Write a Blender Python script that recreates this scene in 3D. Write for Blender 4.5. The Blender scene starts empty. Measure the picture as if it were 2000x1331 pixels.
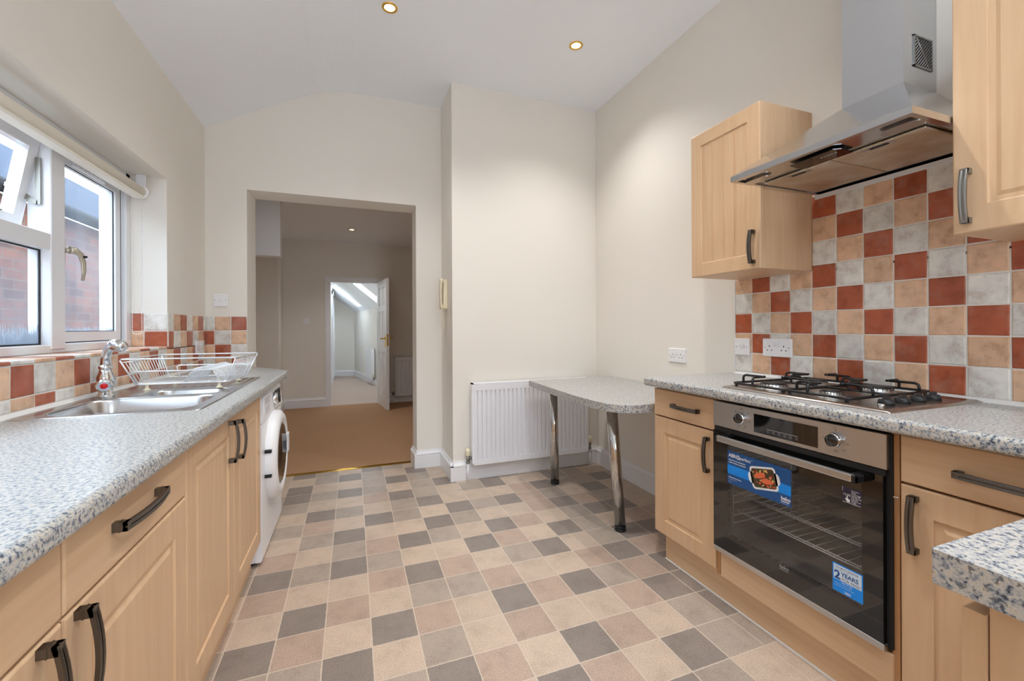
import bpy, bmesh, math, random
from mathutils import Vector, Matrix
random.seed(7)
SC = bpy.context.scene
COL = SC.collection
PI = math.pi

# ------------------------------------------------------------------ colours / materials
def lin(c):
    return tuple(((v/255)/12.92 if v/255 <= .04045 else ((v/255+.055)/1.055)**2.4) for v in c)

def new_mat(name, rgb=(200,200,200), rough=.5, metal=0.0, spec=.5, emit=None, estr=0, coat=0.0):
    m = bpy.data.materials.new(name); m.use_nodes = True
    b = m.node_tree.nodes['Principled BSDF']
    b.inputs['Base Color'].default_value = (*lin(rgb), 1)
    b.inputs['Roughness'].default_value = rough
    b.inputs['Metallic'].default_value = metal
    b.inputs['Specular IOR Level'].default_value = spec
    b.inputs['Coat Weight'].default_value = coat
    if emit:
        b.inputs['Emission Color'].default_value = (*lin(emit), 1)
        b.inputs['Emission Strength'].default_value = estr
    return m

class NT:
    """tiny node helper"""
    def __init__(s, m):
        s.m = m; s.t = m.node_tree; s.b = s.t.nodes['Principled BSDF']; s.o = s.t.nodes['Material Output']
    def n(s, typ, **kw):
        x = s.t.nodes.new(typ)
        for k, v in kw.items():
            if k in x.inputs.keys() if hasattr(x.inputs, 'keys') else False: x.inputs[k].default_value = v
            else: setattr(x, k, v)
        return x
    def l(s, a, b): s.t.links.new(a, b)
    def coords(s, scale=(1,1,1), rot=(0,0,0), loc=(0,0,0)):
        tc = s.n('ShaderNodeTexCoord'); mp = s.n('ShaderNodeMapping')
        mp.inputs['Scale'].default_value = scale; mp.inputs['Rotation'].default_value = rot; mp.inputs['Location'].default_value = loc
        s.l(tc.outputs['Object'], mp.inputs['Vector']); return mp.outputs['Vector']
    def noise(s, vec, scale, detail=3, rough=.5):
        x = s.n('ShaderNodeTexNoise'); x.inputs['Scale'].default_value = scale
        x.inputs['Detail'].default_value = detail; x.inputs['Roughness'].default_value = rough
        s.l(vec, x.inputs['Vector']); return x.outputs['Fac']
    def ramp(s, fac, stops, interp='LINEAR'):
        x = s.n('ShaderNodeValToRGB'); x.color_ramp.interpolation = interp
        e = x.color_ramp.elements
        while len(e) < len(stops): e.new(.5)
        for i, (p, c) in enumerate(stops):
            e[i].position = p; e[i].color = (*(lin(c) if max(c) > 2 else c), 1)
        s.l(fac, x.inputs['Fac']); return x.outputs['Color']
    def mix(s, a, b, fac, mode='MIX'):
        x = s.n('ShaderNodeMix'); x.data_type = 'RGBA'; x.blend_type = mode
        for sock, v in ((x.inputs[0], fac), (x.inputs[6], a), (x.inputs[7], b)):
            if hasattr(v, 'links'): s.l(v, sock)
            else: sock.default_value = v if not isinstance(v, tuple) else (*v, 1)[:4]
        return x.outputs[2]
    def math(s, op, a, b=0.0):
        x = s.n('ShaderNodeMath'); x.operation = op
        for sock, v in ((x.inputs[0], a), (x.inputs[1], b)):
            if hasattr(v, 'links'): s.l(v, sock)
            else: sock.default_value = v
        return x.outputs[0]
    def bump(s, h, strength=.2, dist=.002):
        x = s.n('ShaderNodeBump'); x.inputs['Strength'].default_value = strength; x.inputs['Distance'].default_value = dist
        s.l(h, x.inputs['Height']); s.l(x.outputs['Normal'], s.b.inputs['Normal'])
    def base(s, c): s.l(c, s.b.inputs['Base Color'])

def paint(name, rgb, rough=.75, var=.03):
    m = new_mat(name, rgb, rough, spec=.3); k = NT(m); v = k.coords()
    f = k.noise(v, 1.3, 2)
    a = lin(rgb); k.base(k.mix(tuple(c*(1-var) for c in a), tuple(min(1, c*(1+var)) for c in a), f))
    k.bump(k.noise(v, 220, 3), .08, .001)
    return m

M = {}
M['cream'] = paint('cream_wall_paint', (234,229,220))
M['ceil'] = paint('ceiling_paint', (243,246,250))
M['white_gloss'] = new_mat('white_gloss_paint', (236,236,238), .3)
M['upvc'] = new_mat('white_upvc', (232,234,238), .3)
M['gasket'] = new_mat('window_gasket', (30,31,34), .5)
M['plastic'] = new_mat('white_plastic', (238,238,240), .35)
M['plastic_edge'] = new_mat('plastic_rocker', (228,229,233), .3)
M['dark'] = new_mat('dark_recess', (18,18,20), .6)
M['black'] = new_mat('black_enamel', (16,16,18), .38)
M['black_gloss'] = new_mat('black_glass', (9,9,10), .04, spec=.95)
M['blackp'] = new_mat('black_plastic', (26,26,28), .42)
M['chrome'] = new_mat('chrome', (225,227,230), .07, 1)
M['wire'] = new_mat('bright_wire', (236,238,241), .3, .55)
M['brass'] = new_mat('brass', (230,186,92), .24, 1)
M['grey_metal'] = new_mat('valve_metal', (150,148,142), .35, 1)
M['cream_plastic'] = new_mat('cream_plastic', (232,222,192), .4)
M['blind'] = new_mat('blind_fabric', (238,234,222), .75)
M['rad'] = new_mat('radiator_enamel', (240,241,245), .3)
M['red'] = new_mat('red_plastic', (215,20,25), .3)
M['board'] = new_mat('raw_board_edge', (176,130,86), .7)
M['sealant'] = new_mat('white_sealant', (232,232,230), .4)

def steel(name, rgb, rough, stretch=(1,1,60), aniso=0.0):
    m = new_mat(name, rgb, rough, 1); k = NT(m); v = k.coords(scale=stretch)
    f = k.noise(v, 60, 3)
    r = k.n('ShaderNodeMapRange'); r.inputs[3].default_value = rough*.8; r.inputs[4].default_value = rough*1.25
    k.l(f, r.inputs[0]); k.l(r.outputs[0], k.b.inputs['Roughness'])
    return m
M['steel'] = steel('brushed_steel', (196,195,194), .3, (1,1,40))
M['hood'] = steel('hood_steel', (205,207,210), .15, (12,12,.6))
M['sinksteel'] = steel('sink_steel', (200,201,203), .22, (30,1,1))
M['hobsteel'] = steel('hob_steel', (178,170,163), .25, (30,1,1))
M['handle'] = steel('pewter_handle', (112,107,101), .33, (20,20,20))
M['handle_l'] = steel('light_pewter_handle', (160,160,157), .3, (20,20,20))
M['leg'] = new_mat('polished_leg_steel', (205,203,200), .13, 1)
M['flower'] = new_mat('burner_alloy', (190,188,184), .35, 1)
M['nickel'] = new_mat('satin_nickel', (196,190,174), .35, .6)

def wood(name, axis):
    m = new_mat(name, (214,176,136), .38, spec=.35); k = NT(m)
    sc = {'z': (14,14,.9), 'y': (14,.9,14), 'x': (.9,14,14)}[axis]
    v = k.coords(scale=sc); f = k.noise(v, 3.2, 5, .62)
    v2 = k.coords(scale=tuple(s*.35 for s in sc)); g = k.noise(v2, 2.0, 3)
    c1 = k.ramp(f, [(.30, (206,168,130)), (.52, (212,177,140)), (.75, (219,186,150))])
    c2 = k.mix(c1, lin((220,187,152)), k.math('MULTIPLY', g, .45))
    w = k.n('ShaderNodeTexWave'); w.inputs['Scale'].default_value = 1.2; w.inputs['Distortion'].default_value = 5; w.inputs['Detail'].default_value = 2
    w.bands_direction = {'z': 'DIAGONAL', 'y': 'Z', 'x': 'Z'}[axis]
    k.l(v2, w.inputs['Vector'])
    fine = k.ramp(w.outputs['Fac'], [(.0, (.88,.84,.8)), (.10, (1,1,1)), (1, (1,1,1))])
    k.base(k.mix(c2, fine, .3, 'MULTIPLY'))
    return m
M['wood_z'] = wood('maple_vertical', 'z'); M['wood_y'] = wood('maple_along', 'y'); M['wood_x'] = wood('maple_across', 'x')

def granite():
    m = new_mat('speckled_laminate', (180,178,172), .3, spec=.5); k = NT(m); v = k.coords()
    a = k.noise(v, 140, 3, .65)
    c = k.ramp(a, [(.34, (62,70,84)), (.42, (138,146,156)), (.49, (180,179,175)), (.60, (200,196,187)), (.7, (190,172,148))])
    b = k.noise(k.coords(loc=(3.1,1.7,.4)), 175, 2, .5)
    d = k.ramp(b, [(.60, (0,0,0)), (.66, (1,1,1))])
    k.base(k.mix(c, lin((64,70,82)), k.math('MULTIPLY', d, .75)))
    return m
M['granite'] = granite()

def attr_tile(name, rough, kind):
    m = new_mat(name, (200,180,160), rough, spec=.45); k = NT(m)
    at = k.n('ShaderNodeAttribute'); at.attribute_name = 'tilecol'
    v = k.coords()
    if kind == 'floor':
        f1 = k.noise(v, 9, 6, .72); f2 = k.noise(v, 230, 3, .75)
        c = k.mix(at.outputs['Color'], k.ramp(f1, [(.3, (.78,.75,.72)), (.5, (1,1,1)), (.7, (1.12,1.09,1.06))]), .8, 'MULTIPLY')
        c = k.mix(c, k.ramp(f2, [(.34, (.68,.68,.68)), (.62, (1.16,1.16,1.16))]), .9, 'MULTIPLY')
        # grout lines every 161 mm
        sx = k.n('ShaderNodeSeparateXYZ'); k.l(v, sx.inputs[0])
        wob = k.math('MULTIPLY', k.math('SUBTRACT', k.noise(v, 60, 2), .5), .004)
        L = []
        for o in ('X', 'Y'):
            q = k.math('ADD', sx.outputs[o], wob)
            q = k.math('PINGPONG', q, .0805)
            L.append(k.math('LESS_THAN', q, .0021))
        g = k.math('MAXIMUM', L[0], L[1])
        k.base(k.mix(c, lin((206,190,172)), g))
        k.bump(k.mix((.5,.5,.5), (0,0,0), g), .25, .001)
    else:
        f1 = k.noise(v, 18, 5, .68); f2 = k.noise(v, 120, 2, .5)
        c = k.mix(at.outputs['Color'], k.ramp(f1, [(.36, (.74,.66,.62)), (.5, (1,1,1)), (.64, (1.16,1.15,1.12))]), .8, 'MULTIPLY')
        c = k.mix(c, lin((206,196,180)), k.math('MULTIPLY', k.ramp(k.noise(k.coords(loc=(5,3,2)), 13, 4, .6), [(.50, (0,0,0)), (.78, (1,1,1))]), .2))
        k.base(c); k.bump(f2, .12, .002)
    return m
M['vinyl'] = attr_tile('vinyl_floor', .36, 'floor')
M['walltile'] = attr_tile('glazed_wall_tile', .24, 'wall')
M['grout'] = new_mat('white_grout', (226,224,218), .7)

def carpet(name, rgb):
    m = new_mat(name, rgb, .95, spec=.1); k = NT(m); v = k.coords()
    f = k.noise(v, 160, 3, .8); g = k.noise(v, 2.5, 3)
    a = lin(rgb)
    c = k.mix(tuple(x*.55 for x in a), tuple(min(1, x*1.35) for x in a), f)
    k.base(k.mix(c, tuple(x*.8 for x in a), k.math('MULTIPLY', g, .6))); k.bump(f, .6, .006)
    return m
M['carpet'] = carpet('brown_carpet', (188,148,114)); M['carpet2'] = carpet('hall_carpet', (196,176,162))

def one_side(t, fr, mx):
    g = t.nodes.new('ShaderNodeNewGeometry'); a = t.nodes.new('ShaderNodeMath'); a.operation = 'SUBTRACT'; a.inputs[0].default_value = 1
    b = t.nodes.new('ShaderNodeMath'); b.operation = 'MULTIPLY'
    t.links.new(g.outputs['Backfacing'], a.inputs[1]); t.links.new(fr.outputs[0], b.inputs[0]); t.links.new(a.outputs[0], b.inputs[1]); t.links.new(b.outputs[0], mx.inputs[0])
def glass(name, mist=False):
    m = bpy.data.materials.new(name); m.use_nodes = True; t = m.node_tree; t.nodes.clear()
    o = t.nodes.new('ShaderNodeOutputMaterial')
    tr = t.nodes.new('ShaderNodeBsdfTransparent'); tr.inputs[0].default_value = (.93,.96,.97,1)
    gl = t.nodes.new('ShaderNodeBsdfGlossy'); gl.inputs['Roughness'].default_value = .02
    fr = t.nodes.new('ShaderNodeFresnel'); fr.inputs[0].default_value = 1.45
    mx = t.nodes.new('ShaderNodeMixShader'); one_side(t, fr, mx)
    t.links.new(tr.outputs[0], mx.inputs[1]); t.links.new(gl.outputs[0], mx.inputs[2])
    last = mx.outputs[0]
    if mist:
        df = t.nodes.new('ShaderNodeBsdfTranslucent'); df.inputs[0].default_value = (.40,.47,.55,1)
        d2 = t.nodes.new('ShaderNodeBsdfDiffuse'); d2.inputs[0].default_value = (.40,.47,.55,1)
        md = t.nodes.new('ShaderNodeMixShader'); md.inputs[0].default_value = .5
        t.links.new(df.outputs[0], md.inputs[1]); t.links.new(d2.outputs[0], md.inputs[2])
        tc = t.nodes.new('ShaderNodeTexCoord'); sp = t.nodes.new('ShaderNodeSeparateXYZ'); t.links.new(tc.outputs['Object'], sp.inputs[0])
        mp = t.nodes.new('ShaderNodeMapping'); mp.inputs['Scale'].default_value = (1,60,3); t.links.new(tc.outputs['Object'], mp.inputs[0])
        nz = t.nodes.new('ShaderNodeTexNoise'); nz.inputs['Scale'].default_value = 3; nz.inputs['Detail'].default_value = 3; t.links.new(mp.outputs[0], nz.inputs['Vector'])
        def mth(op, a, b):
            x = t.nodes.new('ShaderNodeMath'); x.operation = op; x.use_clamp = (op == 'MULTIPLY')
            for s_, v_ in ((x.inputs[0], a), (x.inputs[1], b)):
                if hasattr(v_, 'links'): t.links.new(v_, s_)
                else: s_.default_value = v_
            return x.outputs[0]
        # fringe of condensation along the foot of the pane (pane foot at z = 1.07) plus faint bloom
        h = mth('SUBTRACT', sp.outputs['Z'], .052)
        lim = mth('MULTIPLY', mth('SUBTRACT', nz.outputs['Fac'], .28), .19)
        e = mth('MULTIPLY', mth('SUBTRACT', lim, h), 70)
        mr = t.nodes.new('ShaderNodeMath'); mr.operation = 'MAXIMUM'
        n2 = t.nodes.new('ShaderNodeTexNoise'); n2.inputs['Scale'].default_value = 4; t.links.new(tc.outputs['Object'], n2.inputs['Vector'])
        bl = mth('MULTIPLY', n2.outputs['Fac'], .36)
        t.links.new(mth('MULTIPLY', e, .9), mr.inputs[0]); t.links.new(bl, mr.inputs[1])
        m2 = t.nodes.new('ShaderNodeMixShader'); t.links.new(mr.outputs[0], m2.inputs[0]); t.links.new(last, m2.inputs[1]); t.links.new(md.outputs[0], m2.inputs[2])
        last = m2.outputs[0]
    t.links.new(last, o.inputs[0]); return m
M['glass'] = glass('clear_glass'); M['mist'] = glass('misted_glass', True)
def tinted():
    m = bpy.data.materials.new('oven_glass'); m.use_nodes = True; t = m.node_tree; t.nodes.clear()
    o = t.nodes.new('ShaderNodeOutputMaterial'); tr = t.nodes.new('ShaderNodeBsdfTransparent'); tr.inputs[0].default_value = (.90,.89,.88,1)
    gl = t.nodes.new('ShaderNodeBsdfGlossy'); gl.inputs['Roughness'].default_value = .03
    fr = t.nodes.new('ShaderNodeFresnel'); fr.inputs[0].default_value = 1.9; mx = t.nodes.new('ShaderNodeMixShader'); one_side(t, fr, mx)
    t.links.new(tr.outputs[0], mx.inputs[1]); t.links.new(gl.outputs[0], mx.inputs[2]); t.links.new(mx.outputs[0], o.inputs[0]); return m
M['ovenglass'] = tinted()
M['cavity'] = new_mat('oven_cavity_enamel', (120,118,116), .5)

def brick():
    m = new_mat('outdoor_brick', (160,90,70), .85); k = NT(m)
    v = k.coords(rot=(PI/2, 0, PI/2))
    # brick texture works in XY: feed (y, z)
    tc = k.n('ShaderNodeTexCoord'); sp = k.n('ShaderNodeSeparateXYZ'); cb = k.n('ShaderNodeCombineXYZ')
    k.l(tc.outputs['Object'], sp.inputs[0]); k.l(sp.outputs['Y'], cb.inputs[0]); k.l(sp.outputs['Z'], cb.inputs[1])
    b = k.n('ShaderNodeTexBrick'); b.inputs['Scale'].default_value = 1
    b.inputs['Brick Width'].default_value = .225; b.inputs['Row Height'].default_value = .075; b.inputs['Mortar Size'].default_value = .006
    b.inputs['Color1'].default_value = (*lin((126,80,66)), 1); b.inputs['Color2'].default_value = (*lin((84,62,62)), 1)
    b.inputs['Mortar'].default_value = (*lin((112,96,88)), 1); b.inputs['Bias'].default_value = -.2
    k.l(cb.outputs[0], b.inputs['Vector'])
    k.base(k.mix(b.outputs['Color'], k.ramp(k.noise(cb.outputs[0], 9, 4), [(.3, (.6,.56,.55)), (.6, (1.1,1.1,1.1))]), .6, 'MULTIPLY'))
    return m
M['brick'] = brick()
M['slate'] = new_mat('roof_slate', (26,36,54), .8, spec=.1)
M['gutter'] = new_mat('black_gutter', (14,15,18), .8, spec=.1)
def grease():
    m = new_mat('greasy_filter_mesh', (168,140,108), .45, .55); k = NT(m); v = k.coords()
    k.base(k.mix(k.ramp(k.noise(v, 9, 4), [(.3, (196,168,132)), (.7, (226,216,200))]), k.ramp(k.noise(v, 420, 2), [(.4, (.6,.58,.55)), (.6, (1,1,1))]), .7, 'MULTIPLY'))
    return m
M['filter'] = grease()
M['blue_dark'] = new_mat('sticker_blue', (18,84,150), .35)
M['blue_bright'] = new_mat('sticker_bright_blue', (0,142,240), .35)
M['blue_pale'] = new_mat('sticker_pale', (208,226,244), .35)
M['white_ink'] = new_mat('white_print', (244,246,250), .5)
M['grey_ink'] = new_mat('grey_print', (96,92,90), .5)
M['dim_ink'] = new_mat('dim_print', (150,152,156), .5)
M['navy'] = new_mat('sticker_navy', (42,44,66), .35)
M['salmon'] = new_mat('print_salmon', (232,112,72), .5)
M['tomato'] = new_mat('print_tomato', (200,44,40), .5)
M['green'] = new_mat('print_green', (62,96,44), .5)
M['yellow'] = new_mat('print_yellow', (238,206,120), .5)
M['olive'] = new_mat('print_olive', (78,60,38), .5)
M['lamp'] = new_mat('lamp_glow', (255,240,210), .4, emit=(255,226,178), estr=14)

# ------------------------------------------------------------------ mesh builder
ORI = {}
class MB:
    def __init__(s): s.bm = bmesh.new(); s.mi = 0; s.col = None; s.smooth = False
    def _f(s, verts):
        try: f = s.bm.faces.new(verts)
        except ValueError: return None
        f.material_index = s.mi; f.smooth = s.smooth
        if s.col is not None:
            lay = s.bm.loops.layers.float_color.get('tilecol') or s.bm.loops.layers.float_color.new('tilecol')
            for l in f.loops: l[lay] = (*s.col, 1)
        return f
    def poly(s, pts): return s._f([s.bm.verts.new(p) for p in pts])
    def hexa(s, p):   # 8 points: bottom 4 (ccw) + top 4
        v = [s.bm.verts.new(q) for q in p]
        fs = [s._f([v[i] for i in q]) for q in ((3,2,1,0),(4,5,6,7),(0,1,5,4),(1,2,6,5),(2,3,7,6),(3,0,4,7))]
        return v, fs
    def box(s, x0, x1, y0, y1, z0, z1, bev=0, seg=1):
        v, fs = s.hexa([(x0,y0,z0),(x1,y0,z0),(x1,y1,z0),(x0,y1,z0),(x0,y0,z1),(x1,y0,z1),(x1,y1,z1),(x0,y1,z1)])
        if bev:
            es = list({e for f in fs for e in f.edges})
            r = bmesh.ops.bevel(s.bm, geom=es, offset=bev, segments=seg, affect='EDGES', profile=.5)
            for f in r['faces']:
                f.material_index = s.mi; f.smooth = s.smooth
                if s.col is not None:
                    lay = s.bm.loops.layers.float_color.get('tilecol')
                    for l in f.loops: l[lay] = (*s.col, 1)
        return s
    def prism(s, pts, axis, a, b, bev=0):
        """pts: 2-d outline; axis it is extruded along ('x','y','z')"""
        def P(p, t): return {'x': (t, p[0], p[1]), 'y': (p[0], t, p[1]), 'z': (p[0], p[1], t)}[axis]
        A = [s.bm.verts.new(P(p, a)) for p in pts]; B = [s.bm.verts.new(P(p, b)) for p in pts]
        n = len(pts); fs = [s._f(A[::-1]), s._f(B)]
        for i in range(n): fs.append(s._f([A[i], A[(i+1) % n], B[(i+1) % n], B[i]]))
        if bev:
            es = list({e for f in fs[:2] for e in f.edges})
            r = bmesh.ops.bevel(s.bm, geom=es, offset=bev, segments=2, affect='EDGES')
            for f in r['faces']: f.material_index = s.mi
        return s
    def loops(s, L, cap0=True, cap1=True, closed=True):
        V = [[s.bm.verts.new(p) for p in l] for l in L]
        n = len(V[0])
        for a, b in zip(V, V[1:]):
            for i in range(n if closed else n-1): s._f([a[i], a[(i+1) % n], b[(i+1) % n], b[i]])
        if cap0: s._f(V[0][::-1])
        if cap1: s._f(V[-1])
        return V
    def cyl(s, p0, p1, r, seg=16, r2=None, caps=True):
        return s.tube([p0, p1], [r, r if r2 is None else r2], seg, caps=caps)
    def tube(s, path, r, seg=8, closed=False, caps=True, flat=None):
        P = [Vector(p) for p in path]; n = len(P)
        R = r if isinstance(r, (list, tuple)) else [r]*n
        T = []
        for i in range(n):
            if closed: t = P[(i+1) % n]-P[i-1]
            else: t = P[min(i+1, n-1)]-P[max(i-1, 0)]
            T.append(t.normalized())
        up = Vector((0,0,1)) if abs(T[0].z) < .9 else Vector((1,0,0))
        u = T[0].cross(up).normalized(); L = []
        for i in range(n):
            u = (u - T[i]*u.dot(T[i])).normalized(); w = T[i].cross(u)
            fa, fb = flat if flat else (1, 1)
            L.append([P[i]+(u*math.cos(a)*fa+w*math.sin(a)*fb)*R[i] for a in [2*PI*k/seg for k in range(seg)]])
        if closed: L.append(L[0])
        old = s.smooth; s.smooth = True
        if closed:
            V = [[s.bm.verts.new(p) for p in l] for l in L[:-1]]; V.append(V[0])
            for a, b in zip(V, V[1:]):
                for i in range(seg): s._f([a[i], b[i], b[(i+1) % seg], a[(i+1) % seg]])
        else:
            V = [[s.bm.verts.new(p) for p in l] for l in L]
            for a, b in zip(V, V[1:]):
                for i in range(seg): s._f([a[i], b[i], b[(i+1) % seg], a[(i+1) % seg]])
            s.smooth = False
            if caps: s._f(V[0]); s._f(V[-1][::-1])
        s.smooth = old; return s
    def lathe(s, c, axis, prof, seg=24, cap=True):
        """prof: (radius, height) pairs along axis from c"""
        c = Vector(c); ax = Vector(axis).normalized()
        up = Vector((0,0,1)) if abs(ax.z) < .9 else Vector((1,0,0))
        u = ax.cross(up).normalized(); w = ax.cross(u)
        L = [[c+ax*h+(u*math.cos(a)+w*math.sin(a))*max(r, 1e-5) for a in [2*PI*k/seg for k in range(seg)]] for r, h in prof]
        s.smooth = True; V = [[s.bm.verts.new(p) for p in l] for l in L]
        for a, b in zip(V, V[1:]):
            for i in range(seg): s._f([a[i], a[(i+1) % seg], b[(i+1) % seg], b[i]])
        s.smooth = False
        if cap: s._f(V[0][::-1]); s._f(V[-1])
        return s
    def text(s, txt, P, size, align='LEFT', bold=0.0):
        """flat lettering; P maps (u, v) in metres to a 3-d point"""
        cu = bpy.data.curves.new('lettering', 'FONT'); cu.body = txt; cu.size = size; cu.align_x = align; cu.offset = bold; cu.resolution_u = 3
        o = bpy.data.objects.new('lettering', cu); COL.objects.link(o)
        dg = bpy.context.evaluated_depsgraph_get(); me = bpy.data.meshes.new_from_object(o.evaluated_get(dg))
        vs = [s.bm.verts.new(P(v.co.x, v.co.y)) for v in me.vertices]
        for p in me.polygons: s._f([vs[i] for i in p.vertices])
        bpy.data.objects.remove(o); bpy.data.curves.remove(cu); bpy.data.meshes.remove(me)
        return s
    def build(s, name, mats, parent=None, loc=None, recalc=True):
        if recalc: bmesh.ops.recalc_face_normals(s.bm, faces=s.bm.faces[:])
        L = Vector((0,0,0))
        if parent is not None: L = ORI[parent.name]
        elif loc is not None: L = Vector(loc)
        if L.length: bmesh.ops.translate(s.bm, verts=s.bm.verts[:], vec=-L)
        me = bpy.data.meshes.new(name); s.bm.to_mesh(me); s.bm.free()
        for m in (mats if isinstance(mats, (list, tuple)) else [mats]): me.materials.append(m)
        o = bpy.data.objects.new(name, me); COL.objects.link(o)
        if parent is not None: o.parent = parent
        else: o.location = L
        ORI[o.name] = L
        return o

def tag(o, label=None, cat=None, group=None, kind=None):
    if label: o['label'] = label
    if cat: o['category'] = cat
    if group: o['group'] = group
    if kind: o['kind'] = kind
    return o
def thing(name, label, cat, loc, group=None):
    o = bpy.data.objects.new(name, None); COL.objects.link(o); o.location = loc; o.empty_display_size = .05
    ORI[o.name] = Vector(loc); return tag(o, label, cat, group)
def struct(mb, name, mats, recalc=True): return tag(mb.build(name, mats, recalc=recalc), kind='structure')
def copy_tree(o, loc=None, parent=None):
    c = o.copy(); COL.objects.link(c)
    if parent is not None: c.parent = parent
    if loc is not None: c.location = loc
    for ch in list(o.children): copy_tree(ch, None, c)
    return c
def rrect(x0, x1, y0, y1, r, n=5):
    pts = []
    for cx, cy, a0 in ((x1-r, y1-r, 0), (x0+r, y1-r, PI/2), (x0+r, y0+r, PI), (x1-r, y0+r, 3*PI/2)):
        for k in range(n+1):
            a = a0+PI/2*k/n; pts.append((cx+r*math.cos(a), cy+r*math.sin(a)))
    return pts

# ------------------------------------------------------------------ key dimensions (metres)
XL, XR, YB, YF = -.841, 1.995, 1.895, -3.7      # left wall, right wall, back wall, wall behind the camera
YK = 1.50                                        # face of the projecting breast
WTL, WTR = .862, .874                            # worktop heights left / right
XD = 1.48                                        # right hand door faces
XDL = -.305                                      # left hand door faces
T = .161                                         # vinyl tile pitch

# ------------------------------------------------------------------ floor
D_, M_, P_, L_ = 'D', 'M', 'P', 'L'
ROWS = {  # row -> (first column, classes)
 -4: (2, 'DPMDDML L'.replace(' ', '')), -3: (1, 'PMLDPLDMMP'), -2: (0, 'LMDPLDPLMD'), -1: (-1, 'MDLMLPLLPDD'),
 0: (-2, 'DPLDPLDPDMPD'), 1: (-2, 'LDPLMMPLLPDP'), 2: (-2, 'PLLPDPLMDLMD'), 3: (-2, 'DMDMLLDPLDMLP'),
 4: (-2, 'PLMPDMLDPLMDD'), 5: (-2, 'LMDLLDMLLPDPM'), 6: (-2, 'MPLDMLDMDPMLDL'), 7: (-2, 'LDMLMDLLLPDMMD'),
 8: (-2, 'MLLPDMLMDLLDML'), 9: (-2, 'DMDMLMDLDMLMDM'), 10: (-2, 'DLLMDMLPDLMDLM'), 11: (-2, 'LMDMLDLMDLMPDM'), 12: (-2, 'DMLDMLMDLMDLMP')}
TC = {'D': (143,131,122), 'M': (172,157,143), 'P': (183,159,142), 'L': (200,179,159)}
mb = MB()
rnd = random.Random(11)
for r in range(-23, 13):
    for c in range(-6, 13):
        k = None
        if r in ROWS:
            a, sq = ROWS[r]
            if 0 <= c-a < len(sq): k = sq[c-a]
        if k is None: k = rnd.choice('DMMPLLLP')
        j = rnd.uniform(.95, 1.05); mb.col = tuple(x*j for x in lin(TC[k]))
        x0, x1, y0, y1 = max(c*T, -.9), min((c+1)*T, 2.05), r*T, min((r+1)*T, 2.05)
        if x1 > x0 and y1 > y0: mb.poly([(x0,y0,0),(x1,y0,0),(x1,y1,0),(x0,y1,0)])
struct(mb, 'floor', M['vinyl'])
mb = MB(); mb.box(-.95, 2.1, YF-.1, 2.05, -.1, -.003); struct(mb, 'floor', M['grout'])
mb = MB(); mb.box(-1.13, 3.2, 2.05, 5.13, -.1, .004); struct(mb, 'floor', M['carpet'])
mb = MB(); mb.box(-.5, 1.4, 5.13, 9.4, -.1, .002); struct(mb, 'floor', M['carpet2'])

# ------------------------------------------------------------------ kitchen walls and ceiling
WX0, WX1, WY0, WY1, WZ0, WZ1 = -1.13, XL, -1.30, 1.25, 1.026, 1.935
mb = MB()
for a in ((YF, WY0, 0, 3.1), (WY1, YB+.155, 0, 3.1), (WY0, WY1, 0, WZ0-.012), (WY0, WY1, WZ1, 3.1)):
    mb.box(WX0, XL, a[0], a[1], a[2], a[3])
struct(mb, 'wall_left', M['cream'])
mb = MB(); mb.box(XR, XR+.15, YF, 5.3, 0, 3.1); struct(mb, 'wall_right', M['cream'])
mb = MB()   # back wall: splayed reveals of the wide opening
DL, DR, DZ = -.593, .580, 2.102
mb.prism([(XL-.2,YB),(DL,YB),(DL+.024,2.05),(XL-.2,2.05)], 'z', 0, 3.1)
mb.prism([(DR,YB),(.80,YB),(.80,2.05),(DR-.010,2.05)], 'z', 0, 3.1)
mb.prism([(YB,DZ),(2.05,DZ-.022),(2.05,3.1),(YB,3.1)], 'x', DL, DR)
struct(mb, 'wall_back', M['cream'])
mb = MB(); mb.box(.785, XR, YK, 2.05, 0, 3.1); struct(mb, 'wall_back', M['cream'])
# wall behind the camera; its unseen glazed opening is added to let in daylight
mb = MB()
GX0, GX1, GZ0, GZ1 = .35, 1.05, .12, 2.15
mb.box(-1.13, GX0, YF-.2, YF, 0, 3.1); mb.box(GX1, 2.15, YF-.2, YF, 0, 3.1); mb.box(GX0, GX1, YF-.2, YF, GZ1, 3.1); mb.box(GX0, GX1, YF-.2, YF, 0, GZ0)
struct(mb, 'wall_front', M['cream'])
mb = MB()
for x in (GX0, (GX0+GX1)/2-.035, GX1-.07): mb.box(x, x+.07, YF-.13, YF-.06, GZ0, GZ1)
for z in (GZ0, GZ1-.07): mb.box(GX0, GX1, YF-.13, YF-.06, z, z+.07)
struct(mb, 'window_2', M['upvc'])  # frame of the added rear opening
prof = [(-.87,2.482),(-.841,2.498),(-.534,2.664),(-.33,2.775),(-.205,2.836),(-.13,2.868),(-.06,2.890),(.02,2.904),(.12,2.913),(.3,2.917),(.8,2.917),(2.03,2.905)]
KX0, KX1, KY0, KY1 = .1, 1.3, -2.9, -1.9   # unseen rooflight, added behind the camera to light the floor
mb = MB(); mb.prism(prof+[(2.03,3.1),(-.87,3.1)], 'y', KY1, 2.0); mb.prism(prof+[(2.03,3.1),(-.87,3.1)], 'y', YF-.05, KY0)
mb.prism(prof[:7]+[(KX0,2.90),(KX0,3.1),(-.87,3.1)], 'y', KY0, KY1); mb.box(KX1, 2.03, KY0, KY1, 2.91, 3.1)
o = struct(mb, 'ceiling', M['ceil'])
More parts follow.
